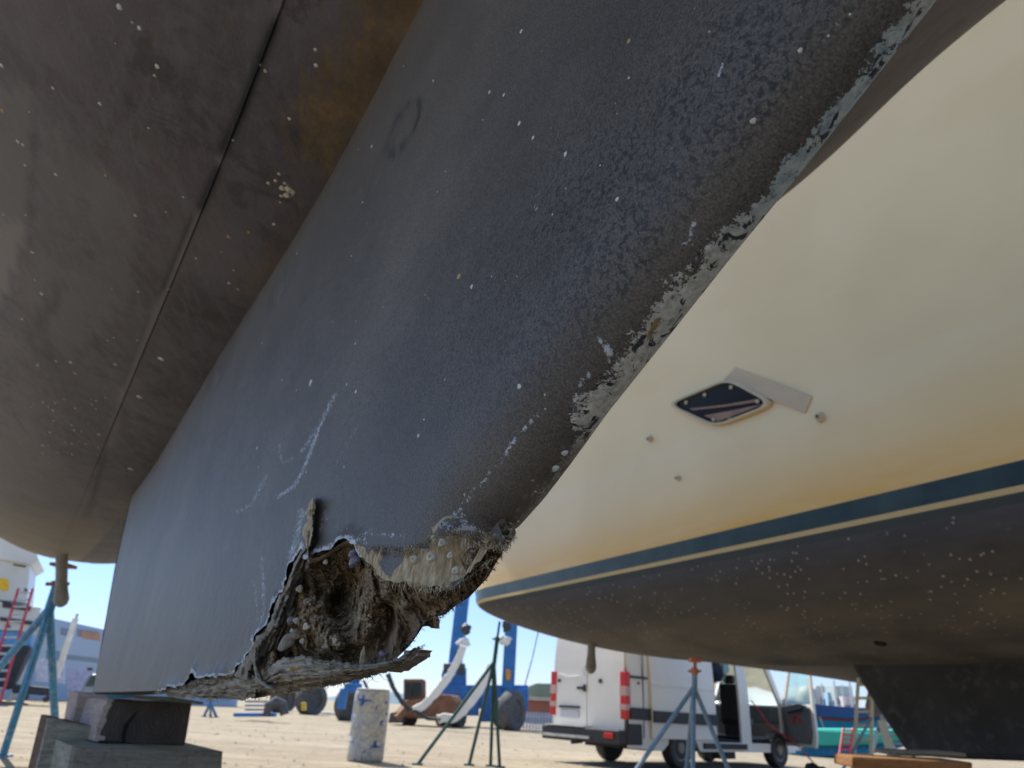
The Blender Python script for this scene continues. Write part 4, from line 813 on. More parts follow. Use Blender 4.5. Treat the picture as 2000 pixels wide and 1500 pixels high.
stand('faded blue boat stand with orange head under the cream yacht', MPALE, (1355, 1338), (1358, 1289), 7.9, [g0+CR*-.98+Vector((0, -.2, 0)), g0+CR*-.22+Vector((0, -.55, 0)), g0+CR*.42+Vector((0, -.15, 0)), g0+Vector((-.02, .6, 0))], .022, neck=MORG, padmat=MORG, brace=False)
stand('slim dark green boat stand standing free on the gravel, right of the barrel', MGRN, (965, 1290), (976, 1214), 12.6, [(815, 1494), (916, 1495), (958, 1497), (976, 1499)], .028, neck=MGRN, padmat=MGRN, brace=False, pad=False)
# ================================================================== GRAVEL YARD
MG = NT('sandy_gravel', .95, 0, .2)
g1 = MG.noise(.35, 6, .6); g2 = MG.noise(9, 6, .75); gc = MG.ramp(g1, [(.3, (.30, .25, .18)), (.7, (.38, .325, .24))]); gc = MG.mix(MG.ramp(g2, [(.35, .55), (.6, 0.)]), gc, (.13, .105, .075))
gc = MG.mix(MG.ramp(MG.vor(14).outputs['Distance'], [(.12, .5), (.2, 0.)]), gc, (.42, .38, .31))
gc = MG.mix(MG.ramp(MG.noise(2.2, 7, .75), [(.45, 0.), (.62, .6)]), gc, (.20, .16, .11))
trk = MG.noise(1, 4, .6, vec=MG.vec((.12, 1.3, 1))); gc = MG.mix(MG.ramp(trk, [(.42, 0.), (.66, .4)]), gc, (.44, .385, .295))
gc = MG.mix(MG.ramp(MG.noise(1, 5, .6, vec=MG.vec((.8, 2.0, 1))), [(.5, 0.), (.7, .45)]), gc, (.17, .14, .10))
MG.color(gc).bump(MG.mth('ADD', g2, MG.noise(28, 4)), .6, .05)
obj('ground', [(-4000, -300, 0), (4000, -300, 0), (4000, 6000, 0), (-4000, 6000, 0)], [(0, 1, 2, 3)], MG.m, kind='structure')
# hills
def hills(name, pts, R, c, top_extra=0):
    mb = MB(); vs = []; n = len(pts)
    px_, py_ = resamp(pts, 120)
    for x, y in zip(px_, py_): p = P(x, y, R); vs.append(Vector((p.x, p.y, p.z*1.0+1.2*noise.noise(Vector((x*.05, 0, 0)))*R/400)))
    bk = [v*1.25+Vector((0, 0, 0)) for v in vs]; m = len(vs); fr = [Vector((v.x*.93, v.y*.93, -2)) for v in vs]
    mb.add(fr+vs+[Vector((b.x, b.y, -2)) for b in bk], [(i, i+1, m+i+1, m+i) for i in range(m-1)]+[(m+i, m+i+1, 2*m+i+1, 2*m+i) for i in range(m-1)])
    return mb.build(name, c, None, True, kind='structure')
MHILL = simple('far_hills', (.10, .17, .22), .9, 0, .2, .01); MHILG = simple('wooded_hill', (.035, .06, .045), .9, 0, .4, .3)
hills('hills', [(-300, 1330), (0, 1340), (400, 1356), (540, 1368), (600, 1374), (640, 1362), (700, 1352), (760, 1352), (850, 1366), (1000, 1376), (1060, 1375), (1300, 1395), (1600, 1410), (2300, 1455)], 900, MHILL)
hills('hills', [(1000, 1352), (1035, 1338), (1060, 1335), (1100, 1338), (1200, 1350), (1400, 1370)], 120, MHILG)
# ================================================================== BARREL
bc = gz(712, 1487); br = .285; bh = 1.02
bar = thing('barrel', 'white plastic drum spattered with blue paint, standing on the gravel', 'barrel', tuple(bc))
MBRL = NT('spattered_plastic', .5, 0, .4)
v1 = MBRL.noise(9, 5, .65, dist=1.0); v2 = MBRL.noise(17, 5, .6)
c = MBRL.ramp(v2, [(.3, (.40, .39, .34)), (.7, (.60, .58, .51))]); c = MBRL.mix(MBRL.ramp(v1, [(.50, 0.), (.55, .5)]), c, (.20, .25, .36)); c = MBRL.mix(MBRL.ramp(MBRL.noise(6.5, 4, .6, dist=.8), [(.60, 0.), (.615, 1.)]), c, (.02, .06, .26))
MBRL.color(c).bump(v2, .2, .01)
mb = MB(); mb.lathe(bc, (0, 0, 1), [(br*.90, 0), (br*.97, .02), (br, .06), (br*1.0, .33), (br*.975, .345), (br*1.0, .36), (br*1.0, .66), (br*.975, .675), (br, .69), (br*.99, .93), (br*.93, 1.0), (br*.90, bh)], 36); mb.build('body', MBRL.m, bar, True)
mb = MB(); mb.lathe(bc+Vector((0, 0, bh)), (0, 0, 1), [(br*.93, -.012), (br*.94, .012), (br*.88, .018), (br*.86, .004)], 36); mb.build('lid', simple('grey_rim', (.35, .36, .34), .5), bar, True)
# ================================================================== WHITE VAN
VPH = radians(50); VD = Vector((sin(VPH), cos(VPH), 0)); VR = Vector((cos(VPH), -sin(VPH), 0))   # heading, its right (towards us)
vb = ray(1228, 1440); VB = Vector((vb.x*14.3, vb.y*14.3, 0))
def VP(x, y, z): return VB + VD*x - VR*y + Vector((0, 0, z))      # x forward, y left (away), z up
VMAT = Matrix((VD, -VR, Vector((0, 0, 1)))).transposed()
MVW = NT('white_van_paint', .3, 0, .5); MVW.color(MVW.ramp(MVW.noise(1.2, 4), [(.3, (.72, .71, .68)), (.7, (.80, .79, .76))]))
sepv = MVW.n('SeparateXYZ'); MVW.l(MVW.co(), sepv.inputs[0])
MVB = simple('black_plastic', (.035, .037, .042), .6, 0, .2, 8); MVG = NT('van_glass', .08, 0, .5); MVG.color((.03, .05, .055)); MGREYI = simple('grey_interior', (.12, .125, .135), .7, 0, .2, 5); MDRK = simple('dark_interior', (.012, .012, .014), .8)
van = thing('van', 'white high roof van with its side door and front door open, rear towards us', 'van', tuple(VP(3, 1, 0)))
WV, HV = 1.95, 2.62
def hw(z): return .975-.10*max(0, (z-1.2)/1.4)**1.6-.03*max(0, .6-z)          # half width tumblehome
def side_panel(mb, poly, side=0, th=.05):
    """poly in (x,z); side 0 = ours, 1 = far; curved by tumblehome through subdivision"""
    vs = [VP(x, (.975-hw(z)) if side == 0 else (.975+hw(z)), z) for x, z in poly]; mb.prism(vs, -VR*th if side == 0 else VR*th)
def ribz(z0, z1, n=6): return [z0+(z1-z0)*i/n for i in range(n+1)]
def side_strip(mb, x0, x1, z0, z1, side=0, th=.05, n=6, off=0):
    zs = ribz(z0, z1, n); vs = []
    for z in zs:
        y = (.975-hw(z)-off) if side == 0 else (.975+hw(z)); y2 = y+th*(1 if side == 0 else -1)
        vs += [VP(x0, y, z), VP(x1, y, z), VP(x1, y2, z), VP(x0, y2, z)]
    mb.add(vs, [(4*i+k, 4*i+(k+1) % 4, 4*i+4+(k+1) % 4, 4*i+4+k) for i in range(n) for k in range(4)]+[(3, 2, 1, 0), (4*n, 4*n+1, 4*n+2, 4*n+3)])
bd = MB()
side_strip(bd, 0.02, .42, .50, 2.45); side_strip(bd, .435, 2.62, .50, 2.45)
for (x0, x1) in ((2.62, 5.75),): side_strip(bd, x0, x1, .30, .47, n=1); side_strip(bd, x0, 4.6, 2.28, 2.45, n=1)
side_panel(bd, [(.02, .50), (1.15, .50), (1.15, .42), (.98, .30), (.02, .34)]); side_panel(bd, [(2.0, .50), (2.62, .50), (2.62, .30), (2.15, .30)])
side_strip(bd, 3.62, 3.98, .47, 2.45)                                         # B pillar
side_panel(bd, [(4.62, 2.40), (4.80, 2.40), (5.42, 1.25), (5.42, .47), (5.25, .47), (5.25, 1.22)])  # A pillar
side_panel(bd, [(4.75, .47), (5.42, .47), (5.42, .8), (5.3, .8), (5.1, .58), (4.75, .55)])
for s_ in (1,): side_strip(bd, .02, 4.0, .40, 2.45, 1); side_strip(bd, 4.0, 5.4, .40, 1.25, 1, n=3); side_strip(bd, 4.0, 4.15, 1.25, 2.45, 1)
side_panel(bd, [(4.55, 2.45), (4.75, 2.45), (5.45, 1.25), (5.3, 1.25)], 1)
# roof with rounded cant rails
rs = []
for x in (0.03, 4.6, 4.95):
    zr = 0 if x < 4.7 else -.16
    for k in range(9):
        th = pi*k/8; yy = .975-cos(th)*hw(2.45); rs.append(VP(x, yy, 2.45+.17*sin(th)**.5+zr))
bd.add(rs, [(i*9+k, i*9+k+1, (i+1)*9+k+1, (i+1)*9+k) for i in range(2) for k in range(8)])
# bonnet and nose
nose_p = [(5.42, 1.25), (5.75, 1.15), (6.1, .98), (6.2, .6), (6.15, .35), (5.42, .35)]
for yy in (.06, 1.84): pass
bd.prism([VP(x, .08, z) for x, z in nose_p], -VR*1.79)
bd.build('body', MVW.m, van)
# windscreen
mb = MB(); mb.add([VP(4.85, .1, 2.36), VP(5.5, .08, 1.22), VP(5.5, 1.87, 1.22), VP(4.85, 1.85, 2.36)], [(0, 1, 2, 3)]); WSV = mb
# rear doors (two leaves) standing 2 cm proud, lower corner rounded
def rear(yy0, yy1, name):
    t = MB(); n = 8; vs = []
    def ye(z, e): w = hw(z); return max(.975-w+.03, min(.975+w-.03, e))
    for z in ribz(.62, 2.5, n):
        x = -.05+.06*max(0, (z-1.2)/1.3)**2; vs += [VP(x, ye(z, yy0), z), VP(x, ye(z, yy1), z), VP(x+.05, ye(z, yy1), z), VP(x+.05, ye(z, yy0), z)]
    t.add(vs, [(4*i+k, 4*i+(k+1) % 4, 4*i+4+(k+1) % 4, 4*i+4+k) for i in range(n) for k in range(4)]+[(3, 2, 1, 0), (4*n, 4*n+1, 4*n+2, 4*n+3)])
    return t.build(name, MVW.m, van)
dr_ = rear(.06, .965, 'rear_door'); dl_ = rear(.985, 1.89, 'rear_door')
rb_ = MB(); rb_.prism([VP(.0, y, z) for y, z in ((.02, .45), (1.93, .45), (1.93, 1.2), (1.82, 2.5), (1.5, 2.60), (.45, 2.60), (.13, 2.5), (.02, 1.2))], VD*.05); rb_.build('rear_frame', MVB, van)
MRED = NT('red_lens', .2); MRED.color((.55, .012, .012)); MLENS = simple('pale_lens', (.55, .36, .35), .2, 0, .1)
for (ya, yb) in ((-.012, .14), (1.81, 1.962)):
    tl_ = MB(); tl_.box(VP(-.005, (ya+yb)/2, 1.2), (.12, yb-ya, .80), VMAT); o = tl_.build('tail_light', MRED.m, van, False, .012)
    q = MB(); q.box(VP(-.012, (ya+yb)/2-.002, 1.27), (.125, yb-ya+.006, .16), VMAT); q.box(VP(-.012, (ya+yb)/2-.002, 1.0), (.125, yb-ya+.006, .09), VMAT); q.build('lens', MLENS, o)
mb = MB(); mb.box(VP(-.14, .975, .50), (.26, 1.98, .24), VMAT); mb.box(VP(.14, -.012, .56), (.42, .05, .34), VMAT); bmp = mb.build('rear_bumper', MVB, van, False, .03)
mb = MB(); mb.box(VP(-.285, 1.30, .46), (.03, 1.2, .05), VMAT); mb.box(VP(-.16, 1.35, .635), (.26, 1.0, .02), VMAT); mb.build('step_trim', simple('bright_trim', (.62, .60, .56), .4), bmp)
mb = MB(); mb.box(VP(-.29, .22, .52), (.03, .22, .09), VMAT); mb.build('reflector', MRED.m, bmp, False, .02)
mb = MB(); mb.box(VP(-.075, 1.42, .96), (.03, .55, .04), VMAT); mb.build('plate_light_bar', MVB, dl_)
mb = MB(); mb.box(VP(-.065, 1.42, .84), (.012, .50, .13), VMAT); mb.build('number_plate', simple('plate', (.5, .52, .58), .5, 0, .2, 40), dl_)
MCHR = simple('chrome', (.6, .6, .62), .2, .8, .1); 
em = MB(); c0 = VP(-.072, 1.0, 1.62)
for k in range(20):
    a = 2*pi*k/20; b = 2*pi*(k+1)/20; f_ = lambda t: c0+VMAT @ Vector((0, cos(t)*.075, sin(t)*.075)); em.tube([f_(a), f_(b)], .008, 5)
for k in range(3): t = pi/2+2*pi*k/3; em.tube([c0, c0+VMAT @ Vector((0, cos(t)*.072, sin(t)*.072))], [.012, .003], 5)
em.build('emblem', MCHR, dr_)
mb = MB(); mb.box(VP(-.085, 1.12, 1.30), (.04, .16, .05), VMAT); mb.box(VP(-.08, 1.02, 1.30), (.03, .05, .12), VMAT); mb.build('door_handle', MVB, dl_)
mb = MB(); mb.box(VP(-.072, .62, 1.43), (.02, .07, .07), VMAT); mb.build('lock', MVB, dr_); mb = MB(); mb.box(VP(-.072, 1.72, 1.43), (.02, .06, .06), VMAT); mb.build('lock', MVB, dl_)
mb = MB(); mb.tube([VP(-.075, 1.15, 1.52), VP(-.075, 1.45, 1.50), VP(-.075, 1.75, 1.56)], .012, 5); mb.build('crease', MVW.m, dl_)
# slid-back side door panel, standing proud of the body
sp = MB(); side_strip(sp, .62, 2.66, .50, 2.40, 0, .05, 7, .055)
sdr = sp.build('sliding_door', MVW.m, van, False, .01)
mb = MB(); mb.box(VP(1.64, -.085, .87), (2.04, .03, .20), VMAT); mb.build('rubbing_strip', MVB, sdr)
for c_, d_ in (((.32, -.015, .90), (.58, .04, .20)), ((.3, .0, 1.52), (.5, .03, .04)), ((3.0, -.01, .40), (1.5, .05, .10))): mb = MB(); mb.box(VP(*c_), d_, VMAT); mb.build('side_trim', MVB, van)
mb = MB(); mb.tube([VP(.3, -.012, 1.42), VP(.3, .02, 1.42)], .025, 8); mb.build('lock', MVB, van)
mb = MB(); mb.bar(VP(.64, -.062, 1.42), VP(2.64, -.062, 1.42), .014); mb.build('pressed_line', MVW.m, sdr); mb = MB(); mb.box(VP(.427, -.004, 1.45), (.014, .012, 1.9), VMAT); mb.build('door_seal', MVB, van)
# interior
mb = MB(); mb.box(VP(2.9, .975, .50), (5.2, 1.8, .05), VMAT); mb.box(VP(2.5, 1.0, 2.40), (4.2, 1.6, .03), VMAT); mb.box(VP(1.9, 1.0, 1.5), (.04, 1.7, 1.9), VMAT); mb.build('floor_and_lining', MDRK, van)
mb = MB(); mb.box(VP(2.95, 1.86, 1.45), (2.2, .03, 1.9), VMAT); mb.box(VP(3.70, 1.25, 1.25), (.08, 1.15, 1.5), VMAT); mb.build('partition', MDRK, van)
def seat(x, y):
    t = MB(); t.box(VP(x+.25, y, .86), (.5, .5, .16), VMAT); t.box(VP(x+.02, y, 1.25), (.14, .48, .75), VMAT); t.box(VP(x+.02, y, 1.72), (.1, .26, .18), VMAT); t.box(VP(x+.22, y, .65), (.4, .44, .3), VMAT); t.build('seat', MGREYI, van, False, .04)
seat(4.05, .5); seat(4.05, 1.4)
mb = MB(); mb.box(VP(5.2, .95, 1.05), (.35, 1.7, .35), VMAT); mb.box(VP(4.6, .95, .56), (1.3, 1.7, .06), VMAT); mb.build('dashboard', MGREYI, van, False, .05)
mb = MB(); mb.box(VP(4.55, 1.865, 1.7), (.9, .02, .75), VMAT); gl = NT('tinted_daylight_glass', .05); gl.b.inputs['Transmission Weight'].default_value = .9; gl.color((.75, .95, .92)); mb.build('far_window', gl.m, van); WSV.build('windscreen', gl.m, van)
tag_l = [('storage_crate', (2.95, .45, .72), (.30, .35, .34), simple('brown_box', (.28, .14, .06), .8), 'brown cardboard box inside the open side door of the van', 'box'),
         ('toolbox', (2.95, .45, .99), (.30, .3, .14), simple('white_box', (.6, .56, .6), .6), 'small white box on top of the brown box in the van', 'box'),
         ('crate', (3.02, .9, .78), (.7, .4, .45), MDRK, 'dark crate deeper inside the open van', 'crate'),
         ('bucket', (2.70, .40, .68), (.18, .2, .26), simple('blue_bin', (.02, .06, .35), .5), 'blue bin just inside the open side door of the van', 'bin')]
for nm, c_, d_, mt, lb, ct in tag_l: mb = MB(); mb.box(VP(*c_), d_, VMAT); tag(mb.build(nm, mt, None, False, .02), lb, ct)
mb = MB(); mb.lathe(VP(2.55, .5, .98), VR, [(.30, -.06), (.34, -.02), (.34, .04), (.26, .06), (.2, .02)], 20); tag(mb.build('spare_tyre', MVB, None, True), 'black tyre standing at the rear edge of the van side opening', 'tyre')
MCLO = simple('dark_clothing', (.02, .025, .05), .9, 0, .4, 12); MTEA = simple('pale_teal_cloth', (.30, .52, .52), .8, 0, .2, 14)
def clump(c, r, seed, n=2): 
    import bmesh
    bm = bmesh.new(); bmesh.ops.create_icosphere(bm, subdivisions=3, radius=1); vs_ = []
    for v in bm.verts:
        p = v.co.copy(); k = 1+.5*noise.noise(p*1.7+Vector((seed, 0, 0)))+.12*noise.noise(p*4+Vector((seed, 3, 0))); vs_.append(Vector(c)+Vector((p.x*r[0], p.y*r[1], p.z*r[2]))*k)
    fs_ = [tuple(v.index for v in f.verts) for f in bm.faces]; bm.free(); return vs_, fs_
vs_, fs_ = clump(VP(3.0, .5, 2.02), (.45, .3, .42), 3); tag(obj('hanging_jacket', vs_, fs_, MCLO, None, True), 'dark blue jacket hanging in the open side door of the van', 'jacket')
vs_, fs_ = clump(VP(2.78, .35, 1.45), (.14, .12, .18), 5); tag(obj('cloth_bundle', vs_, fs_, MTEA, None, True), 'pale teal bundle hanging inside the van opening', 'bundle')
vs_, fs_ = clump(VP(3.5, .3, 1.9), (.12, .12, .2), 8); tag(obj('cloth_bundle', vs_, fs_, MTEA, None, True), 'pale teal and cream bundle against the van door pillar', 'bundle')
# opened front door, hinged at the A pillar and swung out towards us
hp = VP(5.33, 0, 0); da = radians(62); dd = (-VD*cos(da)+VR*sin(da)); dn = Vector((-dd.y, dd.x, 0)); dn = dn if dn.dot(CAM-hp) > 0 else -dn
def DP(a, z, o=0): return hp+dd*a+Vector((0, 0, z))+dn*o
fd = MB(); fd.prism([DP(a, z, -.04) for a, z in ((0, .45), (1.12, .45), (1.18, .7), (1.18, 1.28), (0, 1.28))], dn*.05)
fr_ = [(0, 1.25), (.12, 1.25), (.52, 2.18), (1.10, 2.24), (1.08, 1.25), (1.18, 1.25), (1.20, 2.36), (.48, 2.30)]
fd.prism([DP(a, z, -.04) for a, z in fr_], dn*.05); fdo = fd.build('front_door', MVW.m, van, False, .01)
mb = MB(); mb.prism([DP(a, z, .015) for a, z in ((.10, .52), (1.0, .52), (1.08, .75), (1.08, 1.22), (.75, 1.30), (.06, 1.22))], dn*.05); dt_ = mb.build('door_card', MGREYI, fdo, False, .02)
mb = MB()
for k in range(10):
    a = -.1+(pi+.2)*k/10; b = -.1+(pi+.2)*(k+1)/10; mb.tube([DP(.62+.13*cos(t), .92+.13*sin(t), .075) for t in (a, b)], .022, 6)
mb.build('red_arch_reflector', MRED.m, dt_)
mb = MB(); mb.prism([DP(a, z, -.01) for a, z in ((.16, 1.27), (1.06, 1.27), (1.08, 2.22), (.54, 2.16))], dn*.006); mb.build('door_glass', gl.m, fdo)
mb = MB(); mb.tube([DP(.35, 1.12, .08), DP(.9, 1.2, .09)], .03, 6); mb.build('armrest', MVB, dt_)
def wheel(x, y, sgn):
    mb = MB(); c_ = VP(x, y, .355); ax = VR*sgn
    mb.lathe(c_, ax, [(.20, -.11), (.33, -.11), (.355, -.07), (.355, .07), (.33, .115), (.235, .12), (.225, .10)], 32); w_ = mb.build('wheel', MVB, van, True)
    mb = MB(); mb.lathe(c_, ax, [(.222, .06), (.225, .105), (.20, .10), (.17, .05), (.12, .07), (.10, .12), (.06, .13), (.02, .125)], 24); mb.build('rim', simple('steel_rim', (.25, .22, .19), .5, .3), w_, True)
wheel(1.55, .13, 1); wheel(5.05, .10, 1); wheel(1.55, 1.82, -1); wheel(5.05, 1.85, -1)
mb = MB(); mb.box(VP(2.9, .975, .36), (4.4, 1.5, .14), VMAT); mb.box(VP(3.35, .3, .26), (.5, .25, .2), VMAT); mb.build('chassis', MVB, van)
mb = MB(); mb.tube([VP(-.15, 1.0, .38), VP(-.42, 1.0, .36)], .03, 6); mb.tube([VP(-.42, 1.0, .36), VP(-.42, 1.0, .44)], .028, 6); mb.build('tow_bar', MVB, van)
mb = MB(); mb.tube([VP(4.0, -.05, 1.30), VP(4.55, -.12, .82), VP(5.05, -.35, .55), VP(5.4, -.7, .03)], .014, 6); tag(mb.build('hose', simple('red_hose', (.55, .03, .06), .5), None, True), 'red hose running from the van seat down to the gravel', 'hose')
# ================================================================== TRAVEL LIFT (blue)
TLB = simple('lift_blue', (.03, .17, .44), .4, 0, .2, 1.2, (.02, .10, .26)); MTYR = simple('tyre_rubber', (.085, .085, .088), .85, 0, .3, 4, (.20, .19, .17)); MWHT = simple('white_webbing', (.75, .73, .68), .8, 0, .1, 3); MCHN = simple('dark_chain', (.05, .06, .07), .6, .3)
RL = 39.0
def XP(x, y, R=RL): return P(x, y, R)
def vleg(mb, x, ytop, ybot, w, R):
    b = P(x, ybot, R); mb.bar(b, Vector((b.x, b.y, P(x, ytop, R).z)), w)
lift = thing('travel_lift', 'blue boat hoist with tall legs and large tyres beyond the barrel', 'boat hoist', tuple(Vector((XP(940, 1400).x, XP(940, 1400).y, 0))))
def mleg(pts, w, R, name='leg'):
    mb = MB(); a = P(*pts[0], R); b = P(*pts[1], R); mb.bar(a, b, w); mb.build(name, TLB, lift, False, .02)
mleg([(912, 1095), (889, 1300)], .68, RL); mleg([(1000, 1190), (992, 1345)], .62, RL-1)
mleg([(702, 1250), (690, 1345)], .45, 35)
def pbox(x0, y0, x1, y1, R, dp, name, mat, parent, bev=.03):
    a, b, c, d = P(x0, y1, R), P(x1, y1, R), P(x1, y0, R), P(x0, y0, R); mb = MB(); v = Vector((.0, 1, 0))*dp; mb.prism([a, b, c, d], v); return mb.build(name, mat, parent, False, bev)
pbox(862, 1338, 1032, 1384, RL-1, 1.0, 'beam', TLB, lift); pbox(940, 1352, 986, 1410, RL-1.2, .3, 'panel', TLB, lift); pbox(900, 1346, 935, 1398, RL-1.1, .6, 'tank', TLB, lift); pbox(984, 1345, 1032, 1388, RL-1.3, 1.2, 'engine_box', TLB, lift); pbox(858, 1362, 872, 1400, RL-1.2, .3, 'fender', TLB, lift)
eh = MB(); eh.prism([P(x, y, RL-.5) for x, y in [(863, 1340), (862, 1318), (868, 1298), (884, 1293), (902, 1294), (910, 1304), (910, 1338), (890, 1345)]], Vector((0, 1, 0))); eh.build('winch_housing', TLB, lift, False, .06)
pbox(866, 1296, 880, 1312, RL-.8, .5, 'drum', MTYR, lift); pbox(893, 1296, 908, 1316, RL-.8, .5, 'drum', MTYR, lift)
pbox(988, 1307, 997, 1328, RL-1.4, .2, 'beacon', simple('orange_lens', (.75, .32, .03), .5), lift); 
ld_ = None
def tyre(x, yb, rpx, wpx, R, parent, ang=.35):
    g_ = gz(x, yb); R = hypot(g_.x, g_.y)
    c = P(x, yb-rpx, R); r_ = rpx/FPX*(c-CAM).dot(CF); w_ = wpx/FPX*(c-CAM).dot(CF)/2; ax = Vector((cos(ang), -sin(ang), 0)); mb = MB()
    mb.lathe(c, ax, [(r_*.55, -w_*.9), (r_*.9, -w_), (r_, -w_*.6), (r_, w_*.6), (r_*.9, w_), (r_*.55, w_*.9), (r_*.5, w_*.5)], 28); o = mb.build('wheel', MTYR, parent, True)
    mb = MB(); mb.lathe(c, ax, [(r_*.5, -w_*.5), (r_*.52, w_*.7), (r_*.3, w_*.5), (r_*.1, w_*.6)], 20); mb.build('rim', MTYR if parent != ld_ else MRS, o, True)
tyre(1000, 1427, 38, 26, RL-1.5, lift, .5); tyre(985, 1424, 30, 22, RL, lift, .5); tyre(895, 1420, 24, 20, RL+1, lift); tyre(680, 1408, 32, 22, RL+6, lift, .5); tyre(608, 1396, 30, 30, RL+10, lift, .7); tyre(547, 1392, 26, 20, RL+9, lift, .2); tyre(560, 1388, 22, 22, RL+11, lift)
pbox(674, 1335, 704, 1345, 34.5, .5, 'bracket', TLB, lift); mb = MB(); mb.bar(P(673, 1345, 34), P(666, 1385, 34), .32); mb.bar(P(672, 1344, 34), P(706, 1345, 34), .35); mb.build('fork', TLB, lift, False, .02)
pbox(588, 1372, 596, 1388, 38, .3, 'marker', simple('yellow_paint', (.65, .45, .03), .5), lift)
def sling(name, pts, w, R, mat, lab, cat='sling', grp='white lifting slings'):
    R = R-5 if R > 30 else R; xs_, ys_ = resamp(pts, 24); mb = MB(); ws = [q*1.6 for q in (w if isinstance(w, list) else [w]*24)]; 
    vs_ = []
    for i, (x, y) in enumerate(zip(xs_, ys_)):
        j = min(i, 22); dx, dy = xs_[j+1]-xs_[j], ys_[j+1]-ys_[j]; L_ = hypot(dx, dy); w2_ = ws[i]*(1+.25*noise.noise(Vector((i*.7, x*.01, 0)))); q = (CR*dy/L_+CU*dx/L_)*w2_; c_ = P(x, y, R); vs_ += [c_-q, c_+q, c_+q+CF*.06, c_-q+CF*.06]
    mb.add(vs_, [(4*i+k, 4*i+(k+1) % 4, 4*i+4+(k+1) % 4, 4*i+4+k) for i in range(23) for k in range(4)]+[(3, 2, 1, 0), (92, 93, 94, 95)])
    o = mb.build(name, mat, None, True); tag(o, lab, cat, grp); return o
sling('sling', [(905, 1262), (897, 1285), (878, 1320), (850, 1356), (826, 1380), (808, 1388)], [.09]*24, RL-4, MWHT, 'white webbing sling hanging from the left blue leg')
sling('sling', [(960, 1300), (945, 1335), (925, 1365), (902, 1392), (885, 1405), (868, 1402), (855, 1406)], [.10]*24, RL-4, MWHT, 'broad white webbing sling passing behind the dark green stand')
sling('sling', [(757, 1316), (768, 1345), (785, 1372), (800, 1388)], .05, RL-4, MCHN, 'dark cable with white padding, hanging left of the rusty loader', 'cable', 'cables of the boat hoist')
sling('cable', [(710, 1330), (722, 1355), (735, 1368)], .03, RL-2, MCHN, 'thin dark cable sloping behind the barrel', 'cable', 'cables of the boat hoist')
sling('cable', [(808, 1388), (835, 1404), (860, 1406)], .035, RL-4, MCHN, 'dark cable slack between the two white slings', 'cable', 'cables of the boat hoist')
sling('cable', [(1052, 1232), (1040, 1285), (1025, 1340)], .012, RL, MCHN, 'hair thin cable between the hoist and the van', 'cable', 'cables of the boat hoist')
for (x, y, lb) in ((905, 1255, 'white sling pad knotted at the left blue leg'), (985, 1250, 'white sling pad knotted beside the right blue leg')):
    c_ = P(x, y, RL-4); vs_, fs_ = clump(c_, (.30, .16, .22), x*1.7); tag(obj('sling_pad', vs_, fs_, MWHT, None, True), lb, 'pad')
    vs_, fs_ = clump(c_+Vector((.08, .1, .62)), (.2, .16, .26), x+9); tag(obj('shackle', vs_, fs_, MCHN, None, True), 'dark shackle above the '+lb, 'shackle')
# rusty wheel loader
MRS = simple('rusty_orange_paint', (.24, .11, .055), .8, 0, .4, 1.5, (.12, .07, .05))
ld = thing('wheel_loader', 'rusty brown loader with a glazed cab parked behind the barrel', 'loader', tuple(Vector((P(830, 1410, 30).x, P(830, 1410, 30).y, 0))))
mb = MB(); mb.prism([P(x, y, 34) for x, y in [(786, 1404), (788, 1368), (828, 1364), (846, 1354), (880, 1357), (890, 1374), (886, 1404)]], Vector((.3, 2, 0))); mb.build('body', MRS, ld, False, .08); mb = MB(); mb.bar(P(792, 1382, 33.6), P(772, 1404, 33.2), .3); mb.build('boom', MRS, ld); mb = MB(); mb.bar(P(860, 1356, 33.9), P(860, 1338, 33.9), .12); mb.build('exhaust_pipe', MRS, ld); mb = MB(); mb.prism([P(x, y, 33.2) for x, y in [(757, 1412), (762, 1392), (778, 1390), (782, 1412)]], Vector((.2, 2.2, 0))); mb.build('bucket', MTYR, ld, False, .04); cb = pbox(788, 1326, 826, 1372, 34.5, 1.6, 'cab', MRS, ld, .05); pbox(792, 1333, 802, 1366, 34.3, .05, 'cab_window', MVG.m, cb, 0); pbox(806, 1333, 822, 1358, 34.3, .05, 'cab_window', MVG.m, cb, 0)
tyre(800, 1416, 17, 22, 28.5, ld, .3); tyre(868, 1418, 19, 24, 28.5, ld, .3)
# stacked trailers and gear by the building
gear = thing('boat_trailer', 'low blue and grey trailer frame in front of the pale building', 'trailer', tuple(gz(500, 1402)))
for i in range(4): pbox(478, 1368+i*8, 520, 1372+i*8, 30-.1*i, .6, 'slat', simple('grey_slat', (.3, .32, .34), .6) if i == 0 else bpy.data.materials['grey_slat'], gear, 0)
pbox(455, 1392, 535, 1400, 29, .4, 'chassis', TLB, gear)
mb = MB(); mb.tube([P(x, y, 29) for x, y in [(520, 1398), (524, 1378), (538, 1368), (552, 1376), (556, 1396)]], .16, 10); mb.build('mudguard', MTYR, gear, True)
stand('small blue boat stand near the pale building', TLB, (411, 1372), (411, 1364), 31, [gz(398, 1400), gz(423, 1401), gz(411, 1397)], .05, pad=False, brace=False)
